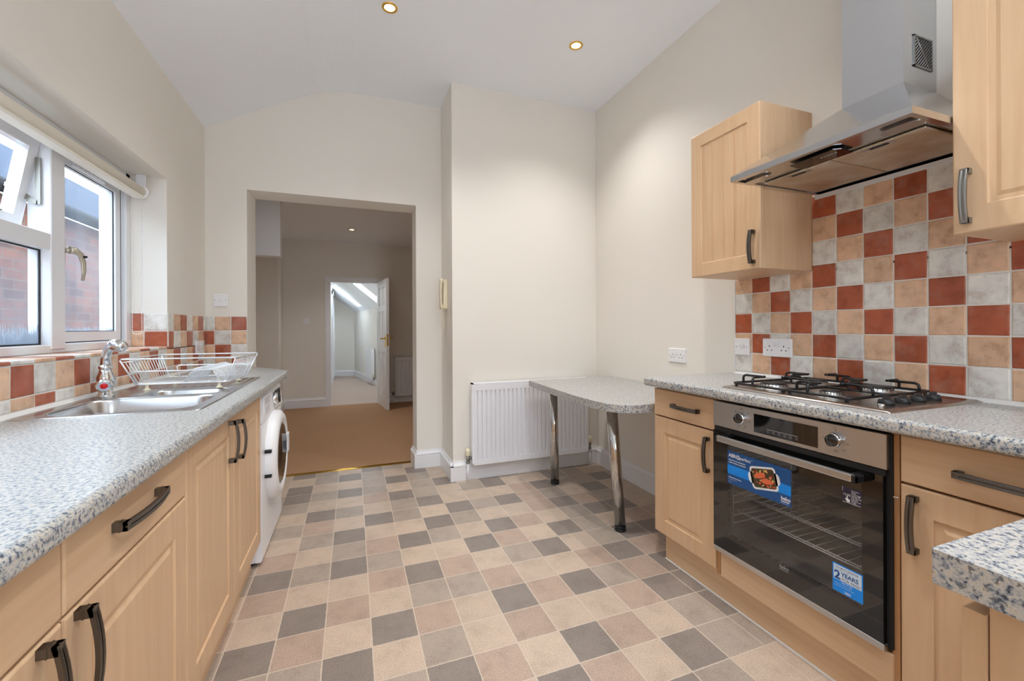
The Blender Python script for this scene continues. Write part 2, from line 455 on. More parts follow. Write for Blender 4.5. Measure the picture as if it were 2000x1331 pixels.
mb = MB(); mb.box(KX0-.03, KX0+.03, KY0, KY1, 3.02, 3.12); mb.box(KX1-.03, KX1+.03, KY0, KY1, 3.02, 3.12); mb.box(KX0, KX1, KY0-.03, KY0+.03, 3.02, 3.12); mb.box(KX0, KX1, KY1-.03, KY1+.03, 3.02, 3.12)
struct(mb, 'window_5', M['upvc'])  # frame of the added rooflight

# skirting boards (torus profile)
def skirt(mb, p0, p1, n, h=.138, t=.02):
    """p0->p1 along the wall foot, n = outward normal (2-d)"""
    pr = [(0,0),(t,0),(t,h-.045),(t-.003,h-.040),(t+.002,h-.034),(t+.002,h-.026),(t-.004,h-.018),(t-.010,h-.010),(t-.012,h),(0,h)]
    L = [[(p[0]+n[0]*a, p[1]+n[1]*a, b) for a, b in pr] for p in (p0, p1)]
    mb.loops(L)
mb = MB()
skirt(mb, (.58,YB), (.785,YB), (0,-1)); skirt(mb, (.785,YB-.0), (.785,YK-.022), (-1,0)); skirt(mb, (.763,YK), (XR,YK), (0,-1))
skirt(mb, (DR,YB-.02), (DR-.01,2.05), (-1,0))
struct(mb, 'baseboard_back', M['white_gloss'])
mb = MB(); skirt(mb, (XR,.17), (XR,YK), (-1,0)); struct(mb, 'baseboard_right', M['white_gloss'])
# brass threshold strip
mb = MB(); mb.smooth = True
mb.prism([(2.042,0),(2.047,.005),(2.058,.0085),(2.070,.0085),(2.078,.004),(2.08,.003),(2.08,0)], 'x', DL+.03, DR-.012)
struct(mb, 'trim_1', M['brass'])

# ------------------------------------------------------------------ lounge beyond the opening
Y2 = 5.08
mb = MB()
mb.box(-1.2, -.215, Y2, Y2+.12, 0, 2.6); mb.box(.475, 3.2, Y2, Y2+.12, 0, 2.6); mb.box(-.215, .475, Y2, Y2+.12, 1.815, 2.6)
struct(mb, 'wall_back', M['cream'])
mb = MB(); mb.box(-1.2, -.80, 4.72, Y2, 0, 2.6); struct(mb, 'wall_back', M['cream'])
mb = MB(); mb.box(-1.2, -.525, 2.90, 3.02, 1.795, 2.4); struct(mb, 'trim_2', M['ceil'])
mb = MB(); mb.box(-1.25, -1.13, 2.05, 5.2, 0, 2.6); struct(mb, 'wall_left', M['cream'])
mb = MB(); mb.box(3.2, 3.3, 2.05, 5.2, 0, .5); mb.box(3.2, 3.3, 2.05, 3.0, .5, 2.6); mb.box(3.2, 3.3, 4.4, 5.2, .5, 2.6); mb.box(3.2, 3.3, 3.0, 4.4, 2.25, 2.6); struct(mb, 'wall_right', M['cream'])  # gap stands for an unseen side window, added to light the carpeted room
mb = MB(); mb.box(-1.2, XL, 2.05, 2.1, 0, 2.6); mb.box(XR, 3.3, 2.05, 2.1, 0, 2.6); struct(mb, 'wall_front', M['cream'])
mb = MB(); mb.box(-1.25, 3.3, 2.05, 5.2, 2.362, 2.46); struct(mb, 'ceiling', M['ceil'])
mb = MB(); skirt(mb, (-.80,Y2), (-.215-.045,Y2), (0,-1)); skirt(mb, (.525,Y2), (3.2,Y2), (0,-1)); skirt(mb, (-1.13,4.72), (-.78,4.72), (0,-1)); skirt(mb, (-.80,4.70), (-.80,Y2), (1,0))
struct(mb, 'baseboard_back', M['white_gloss'])
# door frame + open panelled door
mb = MB()
mb.box(-.26, -.215, Y2-.014, Y2+.0, 0, 1.86); mb.box(.475, .52, Y2-.014, Y2, 0, 1.86); mb.box(-.215, .475, Y2-.014, Y2, 1.815, 1.86)
mb.box(-.215, -.19, Y2-.002, Y2+.12, 0, 1.815); mb.box(.45, .475, Y2-.002, Y2+.12, 0, 1.815); mb.box(-.19, .45, Y2-.002, Y2+.12, 1.79, 1.815)
struct(mb, 'trim_4', M['white_gloss'])
hinge = Vector((.472, Y2-.02, 0)); dv = Vector((.546-.472, 4.472-(Y2-.02), 0)).normalized(); dn = Vector((-dv.y, dv.x, 0))
DLn, DH, DT = .62, 1.80, .038
def DP(a, n, z): return tuple(hinge+dv*a+dn*n+Vector((0,0,z)))
door = thing('door_1', 'white panelled door with brass handles standing open into the carpeted room', 'door', tuple(hinge)); door['kind'] = 'structure'
mb = MB()
def dbox(a0, a1, n0, n1, z0, z1): mb.hexa([DP(a0,n0,z0),DP(a1,n0,z0),DP(a1,n1,z0),DP(a0,n1,z0),DP(a0,n0,z1),DP(a1,n0,z1),DP(a1,n1,z1),DP(a0,n1,z1)])
h = DT/2
for a0, a1 in ((0,.09),(.265,.355),(DLn-.09,DLn)): dbox(a0, a1, -h, h, .008, DH)
for z0, z1 in ((.008,.19),(.78,.92),(1.36,1.44),(DH-.10,DH)):
    dbox(.09, .265, -h, h, z0, z1); dbox(.355, DLn-.09, -h, h, z0, z1)
for a0, a1 in ((.09,.265),(.355,DLn-.09)):
    for z0, z1 in ((.19,.78),(.92,1.36),(1.44,DH-.10)):
        dbox(a0, a1, -h*.35, h*.35, z0, z1); dbox(a0+.028, a1-.028, -h*.8, h*.8, z0+.028, z1-.028)
mb.build('door_leaf', M['white_gloss'], door)
for sgn in (1, -1):
    mb = MB()
    n = sgn*h
    mb.hexa([DP(DLn-.075,n,.86),DP(DLn-.035,n,.86),DP(DLn-.035,n+sgn*.006,.86),DP(DLn-.075,n+sgn*.006,.86),DP(DLn-.075,n,1.02),DP(DLn-.035,n,1.02),DP(DLn-.035,n+sgn*.006,1.02),DP(DLn-.075,n+sgn*.006,1.02)])
    mb.tube([DP(DLn-.055,n,.98), DP(DLn-.055,n+sgn*.05,.98), DP(DLn-.075,n+sgn*.055,.98), DP(DLn-.16,n+sgn*.05,.975)], [.009,.009,.009,.006], 10)
    mb.build('door_handle', M['brass'], door)
mb = MB(); mb.hexa([DP(DLn,-.01,.88),DP(DLn+.001,-.01,.88),DP(DLn+.001,.01,.88),DP(DLn,.01,.88),DP(DLn,-.01,1.04),DP(DLn+.001,-.01,1.04),DP(DLn+.001,.01,1.04),DP(DLn,.01,1.04)])
mb.build('latch_plate', M['brass'], door)

# ------------------------------------------------------------------ hall beyond (angled, lean-to roof with two skylights)
B0 = Vector((.146, 9.2, 0)); w_ = Vector((.188,-.982,0)).normalized(); n_ = Vector((-.982,-.188,0)).normalized()
def HP(s_, d_, z_): p = B0+w_*s_+n_*d_; return (p.x, p.y, z_)
def hbox(mb, s0, s1, d0, d1, z0, z1): mb.hexa([HP(s0,d0,z0),HP(s0,d1,z0),HP(s1,d1,z0),HP(s1,d0,z0),HP(s0,d0,z1),HP(s0,d1,z1),HP(s1,d1,z1),HP(s1,d0,z1)])
mb = MB(); hbox(mb, -.3, 4.04, -.12, 0, 0, 1.62); struct(mb, 'wall_right', M['cream'])
mb = MB(); mb.box(-.9, .4, 9.2, 9.32, 0, 2.8); struct(mb, 'wall_back', M['cream'])
mb = MB(); mb.box(-.42, -.30, Y2+.12, 8.05, 0, 2.8); mb.box(-.42, -.30, 8.78, 9.25, 0, 2.8); mb.box(-.42, -.30, 8.05, 8.78, 1.83, 2.8); struct(mb, 'wall_left', M['cream'])
mb = MB()
for y0, y1 in ((7.97,8.05),(8.78,8.86)): mb.box(-.30, -.275, y0, y1, 0, 1.91)
mb.box(-.30, -.275, 7.97, 8.86, 1.83, 1.91); struct(mb, 'trim_5', M['white_gloss'])
mb = MB(); mb.box(-.36, -.325, 8.05, 8.78, 0.005, 1.83)
o = struct(mb, 'door_2', M['white_gloss'])
for z in (.25, .95, 1.6):
    mb = MB(); mb.box(-.324, -.312, 8.745, 8.78, z, z+.1, .002); mb.build('hinge', M['brass'], o)
mb = MB(); zc = lambda d: 1.52+.79*d
ds = [-.15, .095, .58, 1.2]; ss = [-.5, .87, 1.25, 2.52, 2.92, 3.85]
for i, (s0, s1) in enumerate(zip(ss, ss[1:])):
    for j, (d0, d1) in enumerate(zip(ds, ds[1:])):
        if j == 1 and i in (1, 3): continue
        mb.hexa([HP(s0,d0,zc(d0)),HP(s1,d0,zc(d0)),HP(s1,d1,zc(d1)),HP(s0,d1,zc(d1)),HP(s0,d0,zc(d0)+.08),HP(s1,d0,zc(d0)+.08),HP(s1,d1,zc(d1)+.08),HP(s0,d1,zc(d1)+.08)])
struct(mb, 'ceiling', M['ceil'])
for i, (s0, s1) in enumerate(((.87,1.25),(2.52,2.92))):
    mb = MB(); d0, d1 = .095, .58
    mb.poly([HP(s0,d0,zc(d0)+.085),HP(s1,d0,zc(d0)+.085),HP(s1,d1,zc(d1)+.085),HP(s0,d1,zc(d1)+.085)])
    struct(mb, 'window_%d' % (3+i), M['glass'])
mb = MB(); skirt(mb, HP(3.98,0,0)[:2], HP(0,0,0)[:2], (n_.x, n_.y)); skirt(mb, (-.3,9.2), (.16,9.2), (0,-1)); skirt(mb, (-.30,8.86), (-.30,9.2), (1,0))
struct(mb, 'baseboard_back', M['white_gloss'])

# ------------------------------------------------------------------ window_1
win = thing('window_1', 'white plastic framed kitchen window above the sink with its top light open', 'window', (-1.03, .3, WZ0)); win['kind'] = 'structure'
mb = MB()
FX0, FX1 = -1.065, -1.0
b = .003
mb.box(FX0, FX1, 1.205, WY1, WZ0, WZ1, b); mb.box(FX0, FX1, WY0, WY0+.045, WZ0, WZ1, b)
mb.box(FX0, FX1+.002, WY0, WY1, WZ0, 1.060, b); mb.box(FX0, FX1, WY0, WY1, 1.862, WZ1, b)
mb.box(FX0, FX1+.006, .604, .690, 1.04, 1.88, b); mb.box(FX0, FX1+.006, -.10, -.014, 1.04, 1.88, b); mb.box(FX0, FX1+.006, -.73, -.65, 1.04, 1.88, b)
mb.box(FX0, FX1+.003, -.02, .61, 1.428, 1.492, b)
mb.build('window_frame', M['upvc'], win)
def sash(mb, y0, y1, z0, z1, wd, x0, x1, Pf=None):
    Pf = Pf or (lambda x, y, z: (x, y, z))
    def bx(a0, a1, c0, c1):
        mb.hexa([Pf(x0,a0,c0),Pf(x1,a0,c0),Pf(x1,a1,c0),Pf(x0,a1,c0),Pf(x0,a0,c1),Pf(x1,a0,c1),Pf(x1,a1,c1),Pf(x0,a1,c1)])
    bx(y0, y0+wd, z0, z1); bx(y1-wd, y1, z0, z1); bx(y0+wd, y1-wd, z0, z0+wd); bx(y0+wd, y1-wd, z1-wd, z1)
for y0, y1 in ((.692,1.190),(WY0+.05,-.732)):
    mb = MB(); sash(mb, y0, y1, 1.064, 1.858, .046, -1.05, -1.018)
    sh = mb.build('casement_sash', M['upvc'], win)
    mb = MB(); sash(mb, y0-.004, y1+.005, 1.062, 1.862, .005, -1.030, -1.0175); sash(mb, y0+.044, y1-.044, 1.108, 1.814, .005, -1.0300, -1.0262); mb.build('gasket', M['gasket'], sh)
    mb = MB(); mb.box(-1.036, -1.030, y0+.04, y1-.04, 1.106, 1.816); mb.build('window_pane', M['mist'], sh)
mb = MB(); mb.box(-1.036, -1.030, -.65, -.10, 1.060, 1.862); mb.build('window_pane', M['mist'], win)
mb = MB(); mb.box(-1.036, -1.030, -.014, .604, 1.060, 1.428); mb.build('window_pane', M['mist'], win)
mb = MB(); sash(mb, -.014, .604, 1.060, 1.428, .006, -1.030, -1.026); mb.build('gasket', M['gasket'], win)
TH = math.radians(10); ct, st = math.cos(TH), math.sin(TH)
def OP(x, y, z):   # top hung vent: rotates about its top edge, foot swung outside
    dx, dz = x+1.03, z-1.860
    return (-1.03+dx*ct+dz*st, y, 1.860-dx*st+dz*ct)
mb = MB(); sash(mb, -.012, .602, 1.494, 1.858, .05, -1.06, -1.02, OP); vent = mb.build('vent_sash', M['upvc'], win)
mb = MB(); mb.hexa([OP(-1.043,.036,1.54),OP(-1.037,.036,1.54),OP(-1.037,.556,1.54),OP(-1.043,.556,1.54),OP(-1.043,.036,1.81),OP(-1.037,.036,1.81),OP(-1.037,.556,1.81),OP(-1.043,.556,1.81)]); mb.build('window_pane', M['glass'], vent)
mb = MB(); mb.tube([OP(-1.018,.29,1.515),OP(-.985,.29,1.52),OP(-.975,.30,1.525),OP(-.965,.40,1.535)], [.009,.008,.009,.005], 8, flat=(1,.7)); mb.build('window_handle', M['nickel'], vent)
mb = MB(); mb.box(-1.035, -1.02, .592, .598, 1.60, 1.78); mb.hexa([(-1.12,.586,1.66),(-1.108,.586,1.66),(-1.03,.586,1.60),(-1.042,.586,1.60),(-1.12,.590,1.675),(-1.108,.590,1.675),(-1.03,.590,1.615),(-1.042,.590,1.615)]); mb.build('window_stay', M['grey_metal'], win)
mb = MB()   # cranked casement handle with key lock
mb.box(-1.018, -1.008, .70, .722, 1.395, 1.485, .003)
mb.tube([(-1.01,.711,1.445),(-.985,.711,1.445)], .011, 10)
mb.tube([(-.985,.700,1.445),(-.975,.722,1.445),(-.968,.740,1.432),(-.965,.752,1.40),(-.966,.757,1.36),(-.97,.756,1.325)], [.016,.015,.013,.011,.009,.006], 10, flat=(.6,1))
hd = mb.build('window_handle', M['nickel'], win)
mb = MB(); mb.cyl((-.962,.744,1.425), (-.950,.744,1.425), .005, 10); mb.build('key_lock', M['dark'], hd)
mb = MB(); mb.box(-1.018, -1.006, .78, 1.03, 1.815, 1.840, .002)
for k in range(7): mb.box(-1.006, -1.000, .79+k*.033, .812+k*.033, 1.818, 1.836, .001)
mb.build('trickle_vent', M['plastic_edge'], win)

# tiled sill edge belongs to the splashback below. Roller blind
bl = thing('roller_blind', 'cream roller blind rolled up along the head of the kitchen window', 'blind', (-.945, .3, 1.83))
mb = MB(); mb.cyl((-.94,WY0+.02,1.838), (-.94,1.195,1.838), .029, 24); mb.build('blind_roll', M['blind'], bl)
mb = MB(); mb.box(-.965, -.915, WY0+.03, 1.185, 1.801, 1.815, .004); mb.build('bottom_bar', M['blind'], bl)
mb = MB(); mb.lathe((-.94,1.195,1.838), (0,1,0), [(.033,0),(.036,.004),(.036,.014),(.03,.018)], 24); mb.box(-.960, -.920, 1.214, 1.219, 1.83, 1.934); mb.build('end_bracket', M['plastic'], bl)
mb = MB()
pts = []
for k in range(66): pts.append((-.975, 1.204, 1.835-k*.0112))
for k in range(1, 7): a = PI*k/7; pts.append((-.955-.02*math.cos(a), 1.204, 1.107-.014*math.sin(a)))
for k in range(66): pts.append((-.935-.012*math.sin(k/65*PI)*.0, 1.204, 1.107+k*.0112))
for p in pts:
    mb.smooth = True; mb.lathe((p[0], p[1], p[2]-.0026), (0,0,1), [(.0004,0),(.0022,.0012),(.0022,.004),(.0004,.0052)], 6)
mb.tube(pts, .0007, 4); mb.build('bead_chain', M['plastic'], bl)

# outside: brick wall and slate roof of the building opposite
nb = thing('neighbouring_house', 'red brick house wall with slate roof seen through the kitchen window', 'building', (-2.3, 3, 0))
mb = MB(); mb.box(-2.6, -2.3, -4, 9, 0, 2.12); mb.build('wall', M['brick'], nb)
mb = MB(); mb.prism([(-2.22,2.16),(-2.22,2.20),(-3.5,3.16),(-3.5,3.12)], 'y', -4, 9)
for k in range(10): x = -2.20-k*.128; z = 2.185+k*.096; mb.prism([(x,z),(x,z+.012),(x-.13,z+.11),(x-.13,z+.098)], 'y', -4, 9)
mb.build('roof', M['slate'], nb)
mb = MB(); mb.tube([(-2.20,-4,2.14),(-2.20,9,2.14)], .05, 10); mb.build('gutter', M['gutter'], nb)
mb = MB(); mb.box(-2.3, -1.13, -4, 9, -.2, -.1); struct(mb, 'floor', new_mat('paving', (150,146,140), .9))

# ------------------------------------------------------------------ tiles
CR, CW, CB = lin((172,90,60)), lin((224,222,216)), lin((222,184,152))
rt = random.Random(5)
def jit(c):
    j = rt.uniform(.9, 1.08); return tuple(min(1, x*j) for x in c)
def tile(mb, plane, a0, a1, z0, z1, col, n0, n1):
    """plane 'x-' faces -x (right wall), 'x+' faces +x (left), 'y-' faces -y"""
    g = .0022; a0, a1, z0, z1 = a0+g, a1-g, z0+g, z1-g
    if a1-a0 < .006 or z1-z0 < .004: return
    mb.col = jit(col); q = [rt.uniform(-.0008, .0008) for _ in range(8)]
    c = [(a0+q[0],z0+q[1]),(a1+q[2],z0+q[3]),(a1+q[4],z1+q[5]),(a0+q[6],z1+q[7])]
    cc = ((a0+a1)/2, (z0+z1)/2)
    ins = .0035
    inner = [(p[0]+(ins if p[0] < cc[0] else -ins), p[1]+(ins if p[1] < cc[1] else -ins)) for p in c]
    def P(p, n): return (n, p[0], p[1]) if plane[0] == 'x' else (p[0], n, p[1])
    s_ = 1 if n1 > n0 else -1
    mb.smooth = False
    V = mb.loops([[P(p, n0) for p in c], [P(p, n1-s_*.0018) for p in c], [P(p, n1) for p in inner]])
# right wall
mb = MB(); RS = [CW, CB, CR]; zb = WTR
row_z = [zb+.012]+[.985+.1*k for k in range(0, 9)]
def grout(x0, x1, y0, y1, z0, z1): mb.col = None; mb.mi = 1; mb.box(x0, x1, y0, y1, z0, z1); mb.mi = 0
for r in range(8):
    z0, z1 = row_z[r], row_z[r+1]
    for c in range(0, 20):
        y1_ = .119-c*.1005; y0_ = y1_-.1005
        if r >= 5 and c < 4: continue
        if r >= 5 and y0_ < -.98: continue
        if r == 3 or r < 4 or True:
            zz1 = min(z1, 1.362) if c < 4 else z1
            if zz1 > z0: tile(mb, 'x-', y0_, y1_, z0, zz1, RS[(c+r) % 3], XR, XR-.0075)
grout(XR-.005, XR-.0005, -1.89, .121, WTR+.003, 1.362); grout(XR-.005, XR-.0005, -1.89, -.98, 1.362, 1.384); grout(XR-.005, XR-.0005, -.98, -.287, 1.355, 1.688)
sealmb = MB()
sealmb.prism([(XR-.016,WTR),(XR,WTR),(XR,WTR+.016)], 'y', -1.89, .121); sealmb.box(XR-.011, XR, -.885, -.30, 1.668, 1.686)
sealmb.box(XR-.009, XR, .117, .122, WTR, 1.36)
spb = thing('tiled_splashback', 'terracotta, peach and white square tiles on the wall behind the gas hob', 'tiles', (XR, -.5, WTR))
mb.build('wall_tiles', [M['walltile'], M['grout']], spb); sealmb.build('sealant_bead', M['sealant'], spb)
# left wall + sill + return + short back wall piece
mb = MB(); mb.mi = 0; sillmb = MB(); LS = [CR, CW, CB]
yk = lambda k: .103+.1015*k
zr = [WTL+.012, .915, 1.012]
for k in range(-22, 18):
    y0_, y1_ = yk(k), min(yk(k+1), YB-.001)
    if y1_ <= y0_: continue
    tile(mb, 'x+', y0_, y1_, zr[0], zr[1], LS[(k+2) % 3], XL, XL+.0075)
    tile(mb, 'x+', y0_, y1_, zr[1], zr[2], LS[k % 3], XL, XL+.0075)
    if y0_ < WY1: # sill top and nosing
        yy1 = min(y1_, WY1)
        g = .002; sillmb.col = jit(LS[(k+1) % 3]); sillmb.box(-.998, XL+.006, y0_+g, yy1-g, WZ0-.008, WZ0, .0015)
        sillmb.box(XL-.003, XL+.0085, y0_+g, yy1-g, 1.0145, WZ0-.001, .0015)
    if y1_ > WY1:
        ya = max(y0_, WY1+.003)
        tile(mb, 'x+', ya, y1_, 1.012, 1.108, LS[(k+1) % 3], XL, XL+.0075)
        tile(mb, 'x+', ya, y1_, 1.108, 1.206, LS[(k+2) % 3], XL, XL+.0075)
for (x0, x1, a, b_) in ((-.941,XL+.004,CR,CW), (-.998,-.941,CB,CR)):
    tile(mb, 'y-', x0, x1, WZ0, 1.110, a, WY1, WY1-.0075); tile(mb, 'y-', x0, x1, 1.110, 1.206, b_, WY1, WY1-.0075)
for j, (x0, x1) in enumerate(((XL+.006,-.787),(-.787,-.690),(-.690,-.595))):
    for i, (z0, z1) in enumerate(((WTL+.01,.915),(.915,1.012),(1.012,1.108),(1.108,1.206))):
        tile(mb, 'y-', x0, x1, z0, z1, [[CW,CB,CR],[CB,CR,CW],[CR,CW,CB],[CW,CB,CR]][i][j], YB, YB-.0075)
grout(XL+.0005, XL+.005, -2.15, YB-.001, WTL+.003, 1.014); grout(XL+.0005, XL+.005, WY1, YB-.001, 1.01, 1.207)
sillmb.col = None; sillmb.mi = 1; sillmb.box(-.999, XL-.001, WY0+.002, WY1-.001, WZ0-.013, WZ0-.004); grout(-.999, XL+.004, WY1-.005, WY1-.0005, WZ0, 1.207)
grout(XL+.001, -.594, YB-.005, YB-.0005, WTL+.003, 1.207)
spb = thing('tiled_splashback', 'terracotta, peach and white tiles and tiled window sill behind the sink', 'tiles', (XL, .5, WTL))
mb.build('wall_tiles', [M['walltile'], M['grout']], spb); sillmb.build('sill_tiles', [M['walltile'], M['grout']], spb)
mb = MB(); mb.prism([(XL+.018,WTL),(XL,WTL),(XL,WTL+.016)], 'y', -2.15, YB-.001)
mb.build('sealant_bead', M['sealant'], spb)

# ------------------------------------------------------------------ cabinet parts
def front(mb, P, w, h, t, kind):
    """door / drawer front. P(u, z, d): u 0..w, z 0..h, d outward (front face at d=0)"""
    R = lambda i: [(i,i),(w-i,i),(w-i,h-i),(i,h-i)]
    if kind == 'plain': prof = [(0,-t),(0,-.004),(.0015,-.0012),(.004,0)]
    elif kind == 'raised': prof = [(0,-t),(0,-.004),(.0015,-.0012),(.004,0),(.070,0),(.0715,-.005),(.074,-.006),(.086,-.006),(.096,-.0018)]
    else: prof = [(0,-t),(0,-.004),(.0015,-.0012),(.004,0),(.062,0),(.064,-.005),(.067,-.006)]
    L = [[P(u, z, d) for u, z in R(i)] for i, d in prof]
    mb.loops(L)
    if kind == 'tongue':
        n = 4
        for k in range(1, n):
            u = .067+(w-.134)*k/n
            for a, b_ in ((-.0045,-.0022),(.0022,.0045)):
                mb.hexa([P(u+a,.068,-.006),P(u+b_,.068,-.006),P(u+b_,.068,-.0045),P(u+a,.068,-.0045),P(u+a,h-.068,-.006),P(u+b_,h-.068,-.006),P(u+b_,h-.068,-.0045),P(u+a,h-.068,-.0045)])
def handle(parent, P, u, z, L, vert, mat):
    """bow handle, two parallel strips between square feet"""
    mb = MB(); H = L/2; n = 10
    def Q(s_, o, d): return P(u+o, z+s_, d) if vert else P(u+s_, z+o, d)
    for e in (-1, 1):
        a0, a1 = e*H, e*(H-.014)
        a0, a1 = min(a0, a1), max(a0, a1)
        mb.hexa([Q(a0,-.0085,0),Q(a1,-.0085,0),Q(a1,.0085,0),Q(a0,.0085,0),Q(a0,-.0085,.024),Q(a1,-.0085,.024),Q(a1,.0085,.024),Q(a0,.0085,.024)])
        mb.hexa([Q(a0-.0008,-.0093,.010),Q(a1+.0008,-.0093,.010),Q(a1+.0008,.0093,.010),Q(a0-.0008,.0093,.010),Q(a0-.0008,-.0093,.012),Q(a1+.0008,-.0093,.012),Q(a1+.0008,.0093,.012),Q(a0-.0008,.0093,.012)])
    for o0, o1 in ((-.0085,-.0012),(.0012,.0085)):
        L_l = []
        for k in range(n+1):
            s_ = -H+L*k/n; d = .022+.010*(1-(s_/H)**2)
            L_l.append([Q(s_,o0,d-.006),Q(s_,o1,d-.006),Q(s_,o1,d+.0005),Q(s_,(o0+o1)/2,d+.0015),Q(s_,o0,d+.0005)])
        mb.smooth = False; mb.loops(L_l)
        o0, o1 = -.0012, .0012; L_l = []
    for k in range(n+1):
        s_ = -H+L*k/n; d = .022+.010*(1-(s_/H)**2); L_l.append([Q(s_,o0,d-.005),Q(s_,o1,d-.005),Q(s_,o1,d-.002),Q(s_,o0,d-.002)])
    mb.loops(L_l)
    return mb.build('handle', mat, parent)
def PR(y_left, z0, x=XD):  # right run, front faces -x; u runs away from the camera's left: y decreasing
    return lambda u, z, d: (x-d, y_left-u, z0+z)
def PLf(y_near, z0, x=XDL):
    return lambda u, z, d: (x+d, y_near+u, z0+z)

def base_R(label, ya, yb, parts, plinth=None):
    """ya > yb (far, near); parts: list of (kind, z0, z1, handle spec)"""
    t = thing('base_cabinet', label, 'cabinet', (1.75, (ya+yb)/2, 0), 'maple base cabinets')
    mb = MB(); c = .018
    for y in (ya, yb+c): mb.box(XD+.021, XR-.01, y-c, y, .12, WTR-.045)
    mb.box(XD+.021, XR-.01, yb+c, ya-c, .12, .138); mb.box(XR-.03, XR-.01, yb+c, ya-c, .138, WTR-.045); mb.box(XD+.021, XD+.10, yb+c, ya-c, WTR-.063, WTR-.045)
    mb.build('carcass', M['wood_z'], t)
    for x in (XD+.09, XR-.08):
        for y in (ya-.06, yb+.06): mb = MB(); mb.cyl((x,y,0), (x,y,.12), .018, 10); mb.build('foot', M['blackp'], t)
    for name, kind, z0, z1, hs in parts:
        P = PR(ya-.002, z0); mb = MB(); front(mb, P, (ya-yb)-.004, z1-z0, .02, kind)
        f = mb.build(name, M['wood_y'] if name == 'drawer_front' else M['wood_z'], t)
        if hs: handle(f, P, *hs)
    return t
hL = M['handle']
base_R('narrow wooden base cabinet with drawer between the breakfast bar and the oven', .137, -.240,
       [('drawer_front','plain',.695,.822,(.213,.063,.158,False,hL)), ('door','raised',.132,.689,(.338,.457,.145,True,hL))])
base_R('wooden base cabinet with wide drawer between the oven and the jutting worktop', -.862, -1.362,
       [('drawer_front','plain',.700,.826,(.235,.058,.24,False,hL)), ('door','raised',.132,.694,(.033,.466,.15,True,hL))])
# oven housing
t = thing('oven_housing', 'maple housing panel and frame around the built-in oven', 'cabinet', (1.75,-.55,0))
mb = MB()
for y in (-.241, -.843): mb.box(XD+.004, XR-.01, y-.018, y, .12, WTR-.045)
mb.box(XD+.02, XR-.01, -.843, -.259, .12, .215); mb.build('carcass', M['board'], t)
mb = MB(); front(mb, PR(-.262, .118), .585, .100, .02, 'plain'); mb.build('filler_panel', M['wood_y'], t)
# plinths
mb = MB(); mb.box(1.517, 1.533, -1.35, .10, 0, .13); mb.box(1.533, XR-.03, .084, .10, 0, .13)
tag(mb.build('plinth', M['wood_y'], loc=(1.52,-.6,0)), 'wooden kickboard on the floor under the oven', 'kickboard')
mb = MB(); mb.box(1.510, 1.517, -1.35, .10, 0, .004); struct(mb, 'trim_3', M['sealant'])

def base_L(label, y0, y1, parts):
    t = thing('base_cabinet', label, 'cabinet', (-.55, (y0+y1)/2, 0), 'maple base cabinets'); c = .018
    mb = MB()
    for y in (y0, y1-c): mb.box(XL+.01, XDL-.021, y, y+c, .12, WTL-.040)
    mb.box(XL+.01, XDL-.021, y0+c, y1-c, .12, .138); mb.box(XL+.01, XL+.03, y0+c, y1-c, .138, WTL-.2)
    mb.build('carcass', M['wood_z'], t)
    for x in (XL+.08, XDL-.11):
        for y in (y0+.06, y1-.06): mb = MB(); mb.cyl((x,y,0), (x,y,.12), .018, 10); mb.build('foot', M['blackp'], t)
    for name, kind, ya, yb, z0, z1, hs in parts:
        P = PLf(ya+.0015, z0); mb = MB(); front(mb, P, (yb-ya)-.003, z1-z0, .02, kind)
        f = mb.build(name, M['wood_y'] if name == 'drawer_front' else M['wood_z'], t)
        if hs: handle(f, P, *hs)
    return t
base_L('wooden sink cabinet with two tall doors next to the washing machine', -.243, .708,
       [('door','raised',-.243,.2325,.124,.816,(.405,.60,.145,True,hL)), ('door','raised',.2325,.708,.124,.816,(.042,.583,.145,True,hL))])
base_L('wooden cabinet under the window worktop with handles on both drawer and door', -.745, -.245,
       [('drawer_front','plain',-.745,-.245,.690,.818,(.228,.072,.19,False,hL)), ('door','raised',-.745,-.245,.124,.684,(.030,.478,.16,True,hL))])
base_L('wooden cabinet in the window run whose drawer shows no handle', -1.247, -.747,
       [('drawer_front','plain',-1.247,-.747,.690,.818,None), ('door','raised',-1.247,-.747,.124,.684,(.447,.478,.16,True,hL))])
base_L('plain wooden cabinet without handles ending the window worktop run', -2.1, -1.25, [('door','raised',-2.1,-1.25,.124,.818,None)])
mb = MB(); mb.box(-.362, -.345, -2.1, .70, 0, .118)
tag(mb.build('plinth', M['wood_y'], loc=(-.35,-.6,0)), 'wooden kickboard under the sink cabinets', 'kickboard')

# peninsula cabinet
t = thing('base_cabinet', 'wooden cabinet side and door edge under the jutting worktop end', 'cabinet', (1.05,-1.6,0), 'maple base cabinets')
mb = MB()
mb.box(.727, .745, -1.88, -1.330, .12, WTR-.043); mb.box(1.39, 1.408, -1.88, -1.330, .12, WTR-.043); mb.box(.745, 1.39, -1.88, -1.330, .12, .138); mb.box(.745, 1.39, -1.88, -1.862, .138, WTR-.043); mb.build('carcass', M['wood_z'], t)
P = lambda u, z, d: (.722+u, -1.3085+d, .132+z)
mb = MB(); front(mb, P, .60, .680, .02, 'raised'); mb.build('door', M['wood_z'], t)
mb = MB(); mb.box(.80, 1.40, -1.40, -1.385, 0, .12); mb.build('kickboard', M['wood_x'], t)

